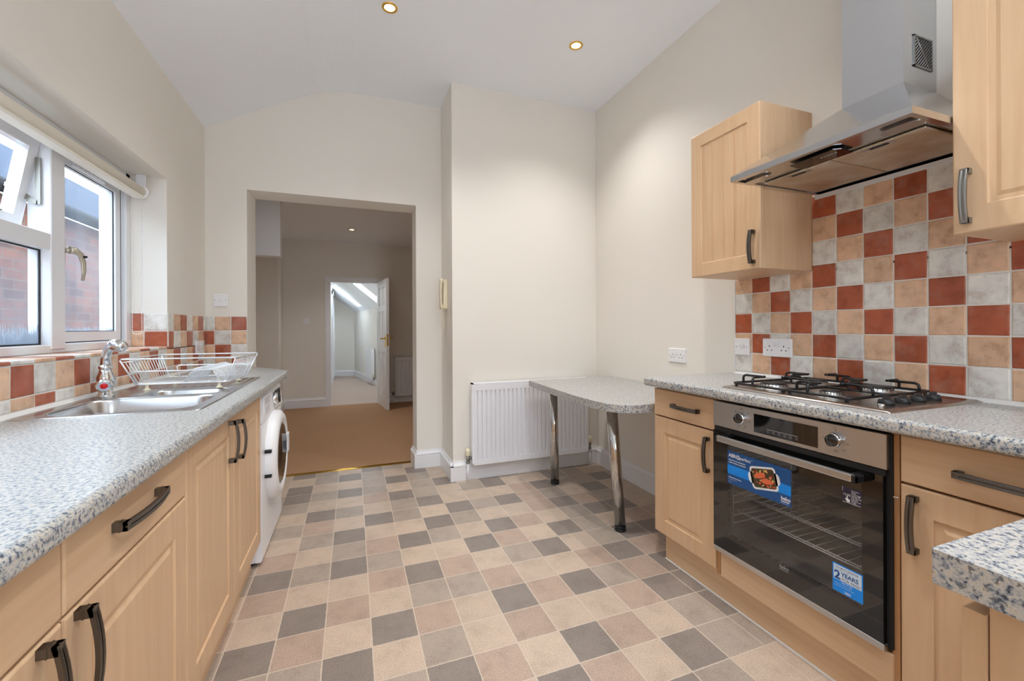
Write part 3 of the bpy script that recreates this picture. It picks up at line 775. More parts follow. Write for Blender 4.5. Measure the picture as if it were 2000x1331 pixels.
# wall cabinets
def wallcab(label, ya, yb, z0, z1, kind, hs):
    t = thing('wall_cabinet', label, 'cabinet', (1.84, (ya+yb)/2, z0), 'maple wall cabinets')
    mb = MB(); mb.box(1.702, XR-.001, yb, ya, z0, z1, .0008); mb.build('carcass', M['wood_z'], t)
    P = PR(ya, z0, 1.68); mb = MB(); front(mb, P, ya-yb, z1-z0, .02, kind); f = mb.build('door', M['wood_z'], t)
    handle(f, P, *hs)
wallcab('wooden wall cabinet with vertical grooved door above the double socket', .100, -.283, 1.362, 2.056, 'tongue', (.352,.092,.140,True,M['handle']))
wallcab('wooden wall cabinet with raised panel door and bright silver handle', -.886, -1.385, 1.374, 2.07, 'raised', (.033,.098,.148,True,M['handle_l']))

# ------------------------------------------------------------------ worktops
def wt_prof(xf, xb, z, th=.040, r=.012):
    """rounded front edge at xf, square back at xb"""
    s_ = 1 if xb > xf else -1; pts = [(xb, z), (xb, z-th)]
    for k in range(5): a = PI/2*k/4; pts.append((xf+s_*(r-r*math.sin(a)), z-th+r-r*math.cos(a)))
    for k in range(5): a = PI/2*k/4; pts.append((xf+s_*(r-r*math.cos(a)), z-r+r*math.sin(a)))
    return pts
mb = MB(); mb.smooth = False
mb.prism(wt_prof(1.432, XR-.001, WTR), 'y', -1.90, .152)
mb.box(1.425, 1.50, -1.90, -1.2945, WTR-.04, WTR-.0002)
tag(mb.build('worktop', M['granite'], loc=(1.7,-.6,WTR)), 'grey speckled worktop carrying the gas hob over the oven', 'worktop')
mb = MB(); mb.box(.697, 1.424, -1.90, -1.2955, WTR-.04, WTR, .0015)
tag(mb.build('worktop', M['granite'], loc=(1.0,-1.6,WTR)), 'short grey speckled worktop end jutting out with square corner, nearest the oven side', 'worktop')
mb = MB()
XF = -.272; SY0, SY1, SX0, SX1 = .028, 1.000, -.815, -.350    # sink cut-out
mb.prism(wt_prof(XF, -.36, WTL), 'y', -2.15, 1.305)
e = .012
mb.box(XL+.001, -.36, -2.15, SY0+e, WTL-.04, WTL); mb.box(XL+.001, -.36, SY1-e, 1.305, WTL-.04, WTL); mb.box(XL+.001, SX0+e, SY0+e, SY1-e, WTL-.04, WTL)
mb.prism([(XL+.001,1.305),(XF,1.305),(XF,1.37),(-.56,1.80),(-.575,YB-.001),(XL+.001,YB-.001)], 'z', WTL-.04, WTL)
tag(mb.build('worktop', M['granite'], loc=(-.55,0,WTL)), 'long grey speckled worktop with the sink under the window', 'worktop')

# ------------------------------------------------------------------ sink
zt = WTL+.0025
snk = thing('kitchen_sink', 'stainless steel sink with main bowl, half bowl and drainer under the window', 'sink', (-.58, .5, WTL))
mb = MB(); mb.smooth = True
def cell(x0, x1, y0, y1, b0, b1, c0, c1, r, dep):
    n = 6
    outer = rrect(x0, x1, y0, y1, .0005, n); rim = rrect(b0, b1, c0, c1, r, n)
    def ins(i, z): return [(p[0], p[1], z) for p in rrect(b0+i, b1-i, c0+i, c1-i, max(r-i, .01), n)]
    L = [[(p[0], p[1], zt) for p in outer], [(p[0], p[1], zt) for p in rrect(b0-.006, b1+.006, c0-.006, c1+.006, r+.006, n)], ins(0, zt-.002), ins(.003, zt-.009), ins(.010, zt-.06), ins(.016, zt-dep+.03), ins(.026, zt-dep+.008), ins(.045, zt-dep)]
    V = mb.loops(L, cap0=False, cap1=True)
cell(SX0+.008, SX1-.008, .040, .425, -.775, -.392, .075, .405, .075, .16)
cell(-.71, SX1-.008, .425, .640, -.665, -.392, .440, .615, .065, .12)
mb.smooth = False
mb.poly([(SX0+.008,.425,zt),(-.71,.425,zt),(-.71,.640,zt),(SX0+.008,.640,zt)])
# drainer with ribs
xs = [SX0+.008+(SX1-SX0-.016)*k/60 for k in range(61)]
def dz(x, y):
    if x < -.79 or x > -.375 or y < .665 or y > .965: return zt
    return zt-.004+.0025*math.sin((x+.79)*2*PI/.035)
ys = [.640,.664,.670,.75,.85,.960,.966,.988]
G = [[mb.bm.verts.new((x, y, dz(x, y))) for y in ys] for x in xs]
mb.smooth = True
for i in range(60):
    for j in range(len(ys)-1): mb._f([G[i][j], G[i+1][j], G[i+1][j+1], G[i][j+1]])
mb.smooth = False
# rolled outer edge
a_ = rrect(SX0+.008, SX1-.008, .040, .988, .0005, 4); b_ = rrect(SX0+.002, SX1-.002, .034, .994, .012, 4); c_ = rrect(SX0, SX1, .031, .997, .016, 4)
mb.smooth = True
mb.loops([[(p[0],p[1],zt) for p in a_],[(p[0],p[1],zt+.001) for p in b_],[(p[0],p[1],zt-.0005) for p in c_],[(p[0],p[1],WTL) for p in c_]], cap0=False, cap1=False)
mb.build('sink_body', M['sinksteel'], snk)
for cx_, cy_, zz in ((-.58,.24,zt-.16),(-.53,.53,zt-.12)):
    mb = MB(); mb.lathe((cx_,cy_,zz+.0005), (0,0,1), [(.045,0),(.043,.003),(.03,.001),(.028,.0005)], 24); mb.build('sink_drain', M['chrome'], snk)

tap = thing('mixer_tap', 'chrome swivel mixer tap with red-marked lever at the back of the sink', 'tap', (-.775,.475,zt))
TX, TY = -.775, .475
mb = MB()
mb.lathe((TX,TY,zt), (0,0,1), [(.027,0),(.027,.006),(.021,.014),(.020,.035),(.024,.045),(.026,.06),(.026,.075),(.020,.092),(.018,.105)], 24)
mb.lathe((TX,TY,zt+.104), (0,0,1), [(.019,0),(.021,.004),(.021,.010),(.017,.014)], 24)
mb.build('tap_body', M['chrome'], tap)
mb = MB()
mb.tube([(TX,TY,zt+.112),(TX+.001,TY,zt+.15),(TX+.012,TY-.004,zt+.185),(TX+.030,TY-.01,zt+.207)], [.0165,.015,.014,.014], 16)
mb.lathe((TX+.016,TY-.006,zt+.198), (.86,-.2,-.18), [(.012,0),(.021,.008),(.023,.022),(.022,.042),(.016,.052),(.006,.056)], 20)
sp = mb.build('spout', M['chrome'], tap)
mb = MB(); mb.lathe((TX+.045,TY-.012,zt+.183), (.2,-.05,-1), [(.018,0),(.018,.006),(.013,.007)], 20); mb.build('aerator', M['blackp'], sp)
hdv = Vector((.35,-1,-.12)).normalized()
for sgn in (1, -1):
    c0 = Vector((TX,TY,zt+.055)); d_ = hdv*sgn; mb = MB()
    p0 = c0+d_*.018
    mb.lathe(p0, d_, [(.016,0),(.017,.012),(.016,.028),(.021,.032),(.024,.040),(.024,.048),(.018,.054)], 20)
    e0 = p0+d_*.043
    mb.tube([e0, e0+Vector((.0,0,.022))+d_*.004, e0+Vector((0,0,.034))+d_*.008], [.0085,.007,.0045], 10)
    if sgn < 0:
        for k in range(8):
            a = k*PI/4; u_ = d_.cross(Vector((0,0,1))).normalized(); w2 = d_.cross(u_)
            mb.tube([p0+d_*.034+(u_*math.cos(a)+w2*math.sin(a))*.022, p0+d_*.050+(u_*math.cos(a)+w2*math.sin(a))*.020], .004, 6)
    lv = mb.build('tap_lever', M['chrome'], tap)
    if sgn > 0:
        mb = MB(); mb.lathe(p0+d_*.0535, d_, [(.011,0),(.0105,.0012),(.001,.002)], 20); mb.build('hot_marker', M['red'], lv)

# ------------------------------------------------------------------ dish rack
rk = thing('dish_rack', 'chrome wire dish rack standing askew on the sink drainer', 'dish rack', (-.55,.75,zt))
RA = math.radians(-3.2); rc, rs_ = math.cos(RA), math.sin(RA); RO = Vector((-.566,.752,0))
def RP(a, b, z): return (RO.x+a*rc-b*rs_, RO.y+a*rs_+b*rc, z)
zb_, zm_, zt_ = zt+.026, zt+.080, zt+.132
def ring(L, W, z, r=.02): return [RP(p[0], p[1], z) for p in rrect(-L/2, L/2, -W/2, W/2, r, 4)]
mb = MB(); mb.tube(ring(.410,.352,zt_), .003, 8, closed=True); mb.build('top_rail', M['wire'], rk)
mb = MB(); mb.tube(ring(.336,.297,zb_), .003, 8, closed=True)
for k in range(22):
    a = -.160+.32*k/21; mb.tube([RP(a,-.148,zb_),RP(a,.148,zb_)], .0019, 5)
mb.build('base_grid', M['wire'], rk)
for e in (-1, 1):
    mb = MB()
    for k in range(14):
        f = -1+2*k/13
        mb.tube([RP(e*.167,f*.135,zb_),RP(e*.203,f*.160,zt_-.014)], .0015, 5)
    mb.tube([RP(e*.202,-.166,zt_-.013),RP(e*.202,.166,zt_-.013)], .0022, 6)
    for s2 in (-1, 1): mb.tube([RP(e*.163,s2*.148,zb_),RP(e*.203,s2*.174,zt_-.004)], .0028, 6)
    mb.build('end_panel', M['wire'], rk)
mb = MB()
mb.tube([RP(-.158,-.145,zb_),RP(-.172,-.156,zm_-.006),RP(-.162,-.158,zm_),RP(.125,-.158,zm_),RP(.137,-.156,zm_-.006),RP(.122,-.145,zb_)], .0026, 6); mb.build('side_rail', M['wire'], rk)
mb = MB()
mb.tube([RP(-.12,.145,zb_),RP(-.135,.156,zm_-.006),RP(-.125,.158,zm_),RP(.15,.158,zm_),RP(.165,.156,zm_-.006),RP(.150,.145,zb_)], .0026, 6); mb.build('side_rail', M['wire'], rk)
mb = MB()
for k in range(16):
    b_ = -.132+.264*k/15
    mb.tube([RP(.0,b_,zb_),RP(.02,b_,zb_+.038),RP(.040,b_,zb_+.058),RP(.075,b_,zb_+.066),RP(.105,b_,zb_+.052),RP(.122,b_,zb_+.02),RP(.13,b_,zb_)], .0019, 5)
mb.build('plate_holder', M['wire'], rk)
for a, b_ in ((-.13,-.135),(.13,-.135),(-.13,.13),(.13,.13)):
    mb = MB(); p = RP(a, b_, zt-.001); mb.lathe(p, (0,0,1), [(.012,0),(.013,.004),(.006,.010),(.005,.024),(.008,.031)], 12); mb.build('suction_foot', M['cream_plastic'], rk)

# ------------------------------------------------------------------ washing machine
wm = thing('washing_machine', 'white front-loading washing machine under the end of the sink worktop', 'washing machine', (-.57,1.01,0))
WY, WYE = .716, 1.306; WF = -.302
mb = MB(); mb.box(XL+.03, WF-.03, WY, WYE, .018, WTL-.045, .006, 2)
mb.prism([(WF-.03,.020),(WF-.006,.020),(WF+.0,.028),(WF+.0,.668),(WF-.03,.668)], 'y', WY, WYE); mb.build('body', M['plastic'], wm)
mb = MB()
mb.prism([(WF-.03,.671),(WF+.001,.671),(WF+.006,.685),(WF-.004,.780),(WF-.018,.808),(WF-.03,.812)], 'y', WY, WYE); fa = mb.build('control_panel', M['plastic'], wm)
mb = MB(); mb.box(WF-.004, WF+.006, .752, .905, .70, .79, .004); mb.box(WF+.006, WF+.008, .775, .885, .715, .745, .001); mb.build('detergent_drawer', M['plastic_edge'], fa)
mb = MB(); mb.lathe((WF-.001,1.045,.742), (1,0,.08), [(.034,0),(.034,.006),(.030,.022),(.026,.026),(.001,.026)], 28); kn = mb.build('programme_knob', M['chrome'], fa)
mb = MB(); mb.box(WF-.004, WF+.0045, 1.10, 1.25, .715, .775, .002); mb.lathe((WF+.0,1.045,.742), (1,0,.08), [(.024,.02),(.024,.032),(.001,.032)], 24); mb.build('display', M['blackp'], fa)
dc = (WF, 1.012, .455)
mb = MB(); mb.lathe(dc, (1,0,0), [(.225,-.004),(.228,.012),(.222,.034),(.205,.047),(.175,.050),(.158,.040),(.150,.020)], 48, cap=False); dr = mb.build('door', M['plastic'], wm)
mb = MB(); mb.lathe(dc, (1,0,0), [(.158,.040),(.150,.046),(.10,.028),(.001,.018)], 40, cap=False); mb.build('door_glass', M['black_gloss'], dr)
mb = MB(); mb.box(WF+.044, WF+.054, 1.165, 1.222, .41, .52, .004); mb.build('door_grip', M['plastic_edge'], dr)
for z in (.40,.52):
    mb = MB(); mb.box(WF-.001, WF+.030, .783, .799, z-.008, z+.008, .002); mb.build('hinge_cover', M['dark'], dr)
for x, y in ((WF-.05,WY+.05),(WF-.05,WYE-.05),(XL+.09,WY+.05),(XL+.09,WYE-.05)):
    mb = MB(); mb.lathe((x,y,0), (0,0,1), [(.024,0),(.024,.008),(.012,.012),(.012,.02)], 16); mb.build('foot', M['blackp'], wm)

# ------------------------------------------------------------------ oven
ov = thing('built_in_oven', 'built-in electric oven with steel control panel, black glass door and blue stickers', 'oven', (1.75,-.545,.222))
OY0, OY1, OX = -.842, -.246, 1.462    # near y, far y, front face x
def OPn(u, z, d=0): return (OX-d, OY1-u, z)      # u from the left edge as seen
mb = MB(); mb.box(1.482, 1.90, OY0+.022, OY1-.022, .232, .236); mb.box(1.482, 1.90, OY0+.022, OY1-.022, .70, .815); mb.box(1.482,1.90,OY0+.022,OY0+.03,.236,.70); mb.box(1.482,1.90,OY1-.03,OY1-.022,.236,.70); mb.box(1.90,1.905,OY0+.022,OY1-.022,.232,.815)
mb.build('cavity', M['cavity'], ov)
mb = MB(); mb.box(1.464, 1.482, OY0+.004, OY1-.004, .706, .722); mb.box(1.477, 1.484, OY0-.006, OY0+.05, .232, .822); mb.box(1.477, 1.484, OY1-.05, OY1+.002, .232, .822); mb.box(1.477, 1.484, OY0+.05, OY1-.05, .675, .822); mb.box(1.477, 1.484, OY0+.05, OY1-.05, .232, .300); mb.box(1.4785, 1.4815, OY0+.004, OY1-.004, .700, .724); mb.build('door_seal', M['dark'], ov)
mb = MB(); mb.box(OX, 1.482, OY0, OY1, .724, .822, .0015); fas = mb.build('control_panel', M['steel'], ov)
mb = MB(); mb.box(OX-.0012, OX+.002, OY1-.413, OY1-.187, .737, .803); dsp = mb.build('display', M['black_gloss'], fas)
mb = MB()
def oq(u0, u1, z0, z1, d): mb.poly([OPn(u0,z0,d),OPn(u1,z0,d),OPn(u1,z1,d),OPn(u0,z1,d)])
oq(.238, .350, .7565, .7585, .0016)
for k in range(6):
    u = .243+k*.0205; mb.tube([OPn(u+.0042*math.cos(a), .7495+.0042*math.sin(a), .0014) for a in [2*PI*i/12 for i in range(12)]], .0005, 4, closed=True)
    mb.text('xi*o+n'[k], lambda a, b_, u=u: OPn(u-.0018+a, .7475+b_, .0016), .006)
mb.build('touch_symbols', M['dim_ink'], fas)
for u, mk in ((.135,0),(.466,1)):
    mb = MB(); mb.lathe(OPn(u,.776,0), (-1,0,0), [(.024,0),(.024,.004),(.0225,.012),(.0205,.020)], 32); kb = mb.build('control_knob', M['chrome'], fas)
    mb = MB(); mb.lathe(OPn(u,.776,.0195), (-1,0,0), [(.0195,0),(.0185,.0025),(.001,.003)], 32); mb.build('knob_face', M['black_gloss'], kb)
for i, (tx, uu, zz, sz) in enumerate((('\u00b0C', .458, .8085, .010), *[(str(n_t), .462+.034*math.cos(math.radians(-10-q*42)), .774+.034*math.sin(math.radians(-10-q*42)), .0075) for q, n_t in enumerate((50,100,150,200,250))])):
    mb = MB(); mb.text(tx, lambda a, b_: OPn(uu+a, zz+b_, .0006), sz); mb.build('dial_number', M['grey_ink'], fas)
mb = MB(); mb.lathe(OPn(.466,.8045,.0004), (-1,0,0), [(.0018,0),(.0018,.0004)], 10); mb.build('dial_pointer', M['grey_ink'], fas)
for i in range(7):
    an = math.radians(90-i*51); cxm, czm = .135+.034*math.cos(an), .776+.034*math.sin(an); s4 = .0032; mb = MB()
    mb.tube([OPn(cxm-s4,czm-s4,.0006),OPn(cxm+s4,czm-s4,.0006),OPn(cxm+s4,czm+s4,.0006),OPn(cxm-s4,czm+s4,.0006)], .0005, 4, closed=True); mb.build('dial_symbol', M['grey_ink'], fas)
# door
od = MB(); od.box(OX, OX+.018, OY0+.006, OY1-.0, .240, .706, .001)
# frame with window aperture
od.bm.free(); od = MB()
wy0, wy1, wz0, wz1 = OY1-.535, OY1-.066, .308, .672
for a in ((OY0+.008,wy0,.243,.706),(wy1,OY1,.243,.706),(wy0,wy1,.243,wz0),(wy0,wy1,wz1,.706)): od.box(OX, OX+.018, a[0], a[1], a[2], a[3])
dor = od.build('oven_door', M['black_gloss'], ov)
mb = MB(); mb.box(OX+.0002, OX+.004, wy0, wy1, wz0, wz1); mb.build('door_window', M['ovenglass'], dor)
mb = MB(); mb.box(OX-.0005, OX+.019, OY0+.006, OY1, .224, .243, .001); mb.build('lower_trim', M['steel'], dor)
mb = MB(); mb.box(OX-.046, OX-.030, OY0+.060, OY1-.055, .676, .699, .004, 2); hb = mb.build('door_handle', M['steel'], dor)
for y, e_ in ((OY1-.080, OY1-.055), (OY0+.052, OY0+.060)):
    mb = MB(); mb.box(OX-.044, OX, y, y+.030, .674, .694, .002); mb.box(OX-.0462, OX-.030, e_-.008, e_, .6755, .6995, .002); mb.build('handle_bracket', M['blackp'], dor)
# shelves inside
for z, nm in ((.455,'wire_shelf'),(.385,'wire_shelf')):
    mb = MB()
    for x in (1.53, 1.545, 1.86): mb.tube([(x,OY0+.035,z),(x,OY1-.035,z)], .0022, 5)
    for k in range(16): y = OY0+.05+k*.033; mb.tube([(1.53,y,z),(1.86,y,z)], .0014, 5)
    mb.build(nm, M['wire'], ov)
for y in (OY0+.034, OY1-.034):
    mb = MB()
    for x_ in (1.53, 1.86): mb.tube([(x_,y,.33),(x_,y,.61)], .002, 5)
    for z in (.33,.36,.41,.44,.50,.53,.58,.61): mb.tube([(1.53,y,z),(1.86,y,z)], .002, 5)
    mb.build('shelf_runner', M['wire'], ov)
# big blue sticker
mb = MB(); F = lambda u, z, d=.0006: OPn(u, z, d)
su0, su1, sz0, sz1 = .070, .326, .514, .640
S0 = su0; SW, SH = su1-su0, sz1-sz0
def q(a0, b0, a1, b1, d=.0006): mb.poly([F(a0,b0,d),F(a1,b0,d),F(a1,b1,d),F(a0,b1,d)])
mb.mi = 0; mb.box(OX-.0006, OX, OY1-su1, OY1-su0, sz0, sz1)
mb.mi = 1; q(su0, sz0+.038, su1, sz0+.072, .0008)
mb.mi = 2
mb.text('AER', lambda a, b_: F(su0+.006+a, sz1-.022+b_, .001), .018, bold=.0006)
for rr in (.008,.0055,.003): mb.tube([F(su0+.0475+rr*math.cos(a), sz1-.0165+rr*math.sin(a), .001) for a in [2*PI*i/16 for i in range(16)]], .0007, 4, closed=True)
mb.text('perfect', lambda a, b_: F(su0+.055+a, sz1-.022+b_, .001), .0165, bold=.0002)
mb.text('TM', lambda a, b_: F(su0+.104+a, sz1-.014+b_, .001), .005)
mb.text('Perfect hot air distribution,', lambda a, b_: F(su0+.006+a, sz1-.036+b_, .001), .0068, bold=.0002)
mb.text('meals cooked to perfection.', lambda a, b_: F(su0+.006+a, sz1-.045+b_, .001), .0068, bold=.0002)
mb.text('Multi-dimensional cooking', lambda a, b_: F(su0+.006+a, sz0+.024+b_, .001), .0052, bold=.0002)
mb.text('even results every time', lambda a, b_: F(su0+.006+a, sz0+.017+b_, .001), .0038)
mb.text('beko.co.uk', lambda a, b_: F(su0+.006+a, sz0+.007+b_, .001), .0036)
mb.text('beko', lambda a, b_: F(su1-.036+a, sz0+.018+b_, .001), .017, bold=.0005); q(su1-.036, sz0+.0115, su1-.006, sz0+.0145, .001)
mb.text('live like a pro', lambda a, b_: F(su1-.036+a, sz0+.006+b_, .001), .0048)
# roasting dish picture
dc_u, dc_z = su0+.155, sz0+.066; ra = math.radians(13)
def Q2(a, b_, d): return F(dc_u+a*math.cos(ra)-b_*math.sin(ra), dc_z+a*math.sin(ra)+b_*math.cos(ra), d)
mb.mi = 2; mb.poly([Q2(p[0], p[1], .0010) for p in rrect(-.052, .052, -.040, .040, .012, 4)])
for e in (-1, 1): mb.poly([Q2(e*p[0], p[1], .0010) for p in [(.045,-.022),(.058,-.018),(.063,-.008),(.063,.008),(.058,.018),(.045,.022)]])
mb.mi = 3; mb.poly([Q2(p[0], p[1], .0012) for p in rrect(-.045, .045, -.033, .033, .008, 4)])
rg = random.Random(3)
for k in range(90):
    mb.mi = rg.choice([5,5,6,6,7,7,4]); a, b_ = rg.uniform(-.040,.040), rg.uniform(-.029,.029); r = rg.uniform(.0022,.0048); ph = rg.uniform(0, 3); el = rg.uniform(.5, 1)
    mb.poly([Q2(a+r*math.cos(t_)*math.cos(ph)-r*el*math.sin(t_)*math.sin(ph), b_+r*math.cos(t_)*math.sin(ph)+r*el*math.sin(t_)*math.cos(ph), .0013+k*.0000015) for t_ in [2*PI*i/9 for i in range(9)]])
for a0, b0, ph in ((-.014,.009,.15),(.012,-.010,-.1)):
    mb.mi = 4; mb.poly([Q2(a0+(.024*math.cos(t_))*math.cos(ph)-.0095*math.sin(t_)*math.sin(ph), b0+.024*math.cos(t_)*math.sin(ph)+.0095*math.sin(t_)*math.cos(ph), .00150) for t_ in [2*PI*i/14 for i in range(14)]])
mb.build('promotional_sticker', [M['blue_dark'],M['blue_bright'],M['white_ink'],M['olive'],M['salmon'],M['tomato'],M['green'],M['yellow']], dor, recalc=False)
# small navy sticker
mb = MB(); a0, a1, b0, b1 = .484, .536, .598, .645
mb.mi = 0; mb.box(OX-.0006, OX, OY1-a1, OY1-a0, b0, b1)
mb.mi = 1; mb.text('12:00', lambda a, b_: F(a0+.002+a, b0+.021+b_, .001), .0095)
mb.poly([F(a0+.012,b0+.020,.001),F(a0+.015,b0+.021,.001),F(a0+.016,b0+.013,.001),F(a0+.021,b0+.012,.001),F(a0+.021,b0+.004,.001),F(a0+.014,b0+.003,.001),F(a0+.008,b0+.012,.001),F(a0+.010,b0+.014,.001),F(a0+.012,b0+.012,.001)])
for i, tx in enumerate(('Oven timer','set the','clock to begin','cooking with','your new oven','press and','hold for 3 sec','to start')): mb.text(tx, lambda a, b_, i=i: F(a0+.025+a, b1-.009-i*.0047+b_, .001), .0044, bold=.0001)
q(a0+.001, b0+.001, a1-.002, b0+.0022, .001); q(a0+.001, b1-.014, a0+.002, b1-.001, .001)
mb.build('clock_sticker', [M['navy'], M['white_ink']], dor, recalc=False)
# 2 years sticker
mb = MB(); a0, a1, b0, b1 = .456, .538, .322, .405
mb.mi = 0; mb.box(OX-.0006, OX, OY1-a1, OY1-a0, b0, b1)
mb.mi = 1; q(a0+.003, b0+.036, a1-.003, b1-.003, .0008)
mb.mi = 2; mb.text('YOU MUST REGISTER', lambda a, b_: F(a0+.006+a, b1-.012+b_, .001), .0068, bold=.0001); mb.text('your product to claim', lambda a, b_: F(a0+.006+a, b1-.0175+b_, .001), .0045)
mb.mi = 3; mb.text('2', lambda a, b_: F(a0+.005+a, b0+.039+b_, .001), .034, bold=.0012); mb.text('YEARS', lambda a, b_: F(a0+.024+a, b0+.051+b_, .001), .0165, bold=.0005)
mb.mi = 2; mb.text('FOR FREE!', lambda a, b_: F(a0+.025+a, b0+.0385+b_, .001), .0115)
mb.mi = 1; mb.text('within 90 days', lambda a, b_: F(a0+.024+a, b0+.0305+b_, .001), .0052, bold=.0001); mb.text('Terms and conditions apply', lambda a, b_: F(a0+.006+a, b0+.024+b_, .001), .0042)
mb.text('please see in box leaflet for details', lambda a, b_: F(a0+.006+a, b0+.018+b_, .001), .0038)
mb.text('beko', lambda a, b_: F(a0+.034+a, b0+.006+b_, .001), .0085, bold=.0002); q(a0+.034, b0+.0035, a0+.049, b0+.0048, .001)
mb.build('guarantee_sticker', [M['blue_bright'], M['blue_pale'], M['grey_ink'], M['blue_dark']], dor, recalc=False)
mb = MB(); mb.text('beko', lambda a, b_: F(.284+a, .298+b_, .0005), .0165, bold=.0003); q(.284, .2925, .314, .2945, .0005)
mb.build('maker_badge', M['dim_ink'], dor, recalc=False)
mb = MB(); mb.tube([(1.478,-.846,.655),(1.474,-.862,.655)], .0018, 6); mb.cyl((1.470,-.856,.655), (1.4775,-.856,.655), .003, 10); mb.build('fixing_screw', M['chrome'], ov)

# ------------------------------------------------------------------ gas hob
hob = thing('gas_hob', 'stainless steel four-burner gas hob with black pan supports', 'hob', (1.74,-.545,WTR))
HX0, HX1, HY0, HY1 = 1.497, 1.975, -.832, -.255; hz = WTR+.008
mb = MB(); mb.smooth = True
mb.loops([[(p[0],p[1],WTR) for p in rrect(HX0,HX1,HY0,HY1,.008,4)],[(p[0],p[1],WTR+.003) for p in rrect(HX0,HX1,HY0,HY1,.008,4)],[(p[0],p[1],hz) for p in rrect(HX0+.010,HX1-.010,HY0+.010,HY1-.010,.008,4)],[(p[0],p[1],hz) for p in rrect(HX0+.022,HX1-.022,HY0+.022,HY1-.022,.008,4)],[(p[0],p[1],hz-.003) for p in rrect(HX0+.030,HX1-.030,HY0+.030,HY1-.030,.012,4)]], cap0=False)
mb.build('hob_plate', M['hobsteel'], hob)
BUR = [(1.615,-.390,.044),(1.858,-.390,.036),(1.615,-.600,.030),(1.858,-.600,.047)]
for bx_, by_, br in BUR:
    mb = MB(); z = hz-.003
    mb.lathe((bx_,by_,z), (0,0,1), [(br+.014,0),(br+.012,.003),(br+.002,.005),(br,.008),(br,.017),(br-.004,.020),(.01,.020)], 28)
    bb = mb.build('burner', M['flower'], hob)
    mb = MB(); mb.lathe((bx_,by_,z+.0195), (0,0,1), [(br-.003,0),(br-.002,.0025),(br-.006,.0055),(.001,.006)], 28)
    for k in range(22): a = 2*PI*k/22; mb.tube([(bx_+(br+.0008)*math.cos(a),by_+(br+.0008)*math.sin(a),z+.013),(bx_+(br-.0005)*math.cos(a),by_+(br-.0005)*math.sin(a),z+.0205)], .0011, 4)
    mb.build('burner_cap', M['blackp'], bb)
for y0, y1, bs in ((-.500,-.282,BUR[:2]),(-.708,-.504,BUR[2:])):
    mb = MB(); z0 = hz+.012; z1 = hz+.042
    mb.tube([(p[0],p[1],z0) for p in rrect(1.530,1.950,y0,y1,.012,3)], .0048, 6, closed=True)
    mb.tube([(1.738,y0,z0),(1.738,y1,z0)], .0045, 6)
    for bx_, by_, br in bs:
        xa = 1.530 if bx_ < 1.7 else 1.738; xb = 1.738 if bx_ < 1.7 else 1.950
        for (sx, sy, ex, ey) in ((xa,by_+.02,bx_-.02,by_+.02),(xb,by_-.02,bx_+.02,by_-.02),(bx_-.03,y1,bx_-.03,by_+.022),(bx_+.03,y0,bx_+.03,by_-.022)):
            dx, dy = ex-sx, ey-sy; l = math.hypot(dx, dy); dx /= l; dy /= l
            mb.tube([(sx,sy,z0),(sx,sy,z1-.012),(sx+dx*.003,sy+dy*.003,z1-.004),(sx+dx*.012,sy+dy*.012,z1),(ex,ey,z1)], .0046, 7)
    for x in (1.536,1.944):
        for y in (y0+.01, y1-.01): mb.cyl((x,y,hz-.001), (x,y,z0), .0055, 8)
    mb.build('pan_support', M['black'], hob)
for x in (1.625,1.705,1.785,1.865):
    mb = MB(); mb.lathe((x,-.755,hz-.003), (0,0,1), [(.021,0),(.021,.006),(.019,.013),(.017,.016),(.001,.0165)], 24)
    mb.hexa([(x-.019,-.759,hz+.010),(x+.019,-.759,hz+.010),(x+.019,-.751,hz+.010),(x-.019,-.751,hz+.010),(x-.014,-.757,hz+.022),(x+.016,-.757,hz+.022),(x+.016,-.753,hz+.022),(x-.014,-.753,hz+.022)])
    mb.build('control_knob', M['blackp'], hob)
mb = MB(); mb.cyl((1.565,-.775,hz-.003), (1.565,-.775,hz+.006), .008, 14); mb.build('ignition_button', M['chrome'], hob)

# ------------------------------------------------------------------ extractor hood
hd = thing('extractor_hood', 'stainless steel chimney extractor hood above the gas hob', 'extractor hood', (1.75,-.59,1.69))
hx0, hx1, hy0, hy1, hz0, hz1 = 1.500, XR-.001, -.884, -.300, 1.688, 1.708
cx0, cy0, cy1, cz = 1.805, -.710, -.520, 1.925
mb = MB()
lip = [(hx0,hy0),(hx1,hy0),(hx1,hy1),(hx0,hy1)]; top = [(cx0,cy0),(hx1,cy0),(hx1,cy1),(cx0,cy1)]
mid = [(hx0+.004,hy0+.003),(hx1,hy0+.003),(hx1,hy1-.003),(hx0+.004,hy1-.003)]
mb.loops([[(p[0]+ (.016 if p[0]<1.6 else -.0), p[1]+(.016 if p[1]<-.6 else -.016), hz0+.006) for p in lip],[(p[0]+(.016 if p[0]<1.6 else 0), p[1]+(.016 if p[1]<-.6 else -.016), hz0) for p in lip],[(*p,hz0) for p in lip],[(*p,hz1) for p in lip],[(*p,hz1+.004) for p in mid],[(*p,cz) for p in top]], cap0=True, cap1=True)
mb.build('canopy', M['hood'], hd)
mb = MB(); mb.box(cx0+.002, hx1, cy0+.001, cy1-.001, cz-.002, 2.9165); ch = mb.build('chimney', M['hood'], hd)
mb = MB(); vy = cy0-.0005
v0, v1, w0, w1 = 1.862, 1.966, 1.990, 2.096
mb.mi = 0; mb.box(v0, v1, vy-.002, vy+.003, w0, w0+.005); mb.box(v0, v1, vy-.002, vy+.003, w1-.005, w1); mb.box(v0, v0+.005, vy-.002, vy+.003, w0, w1); mb.box(v1-.005, v1, vy-.002, vy+.003, w0, w1)
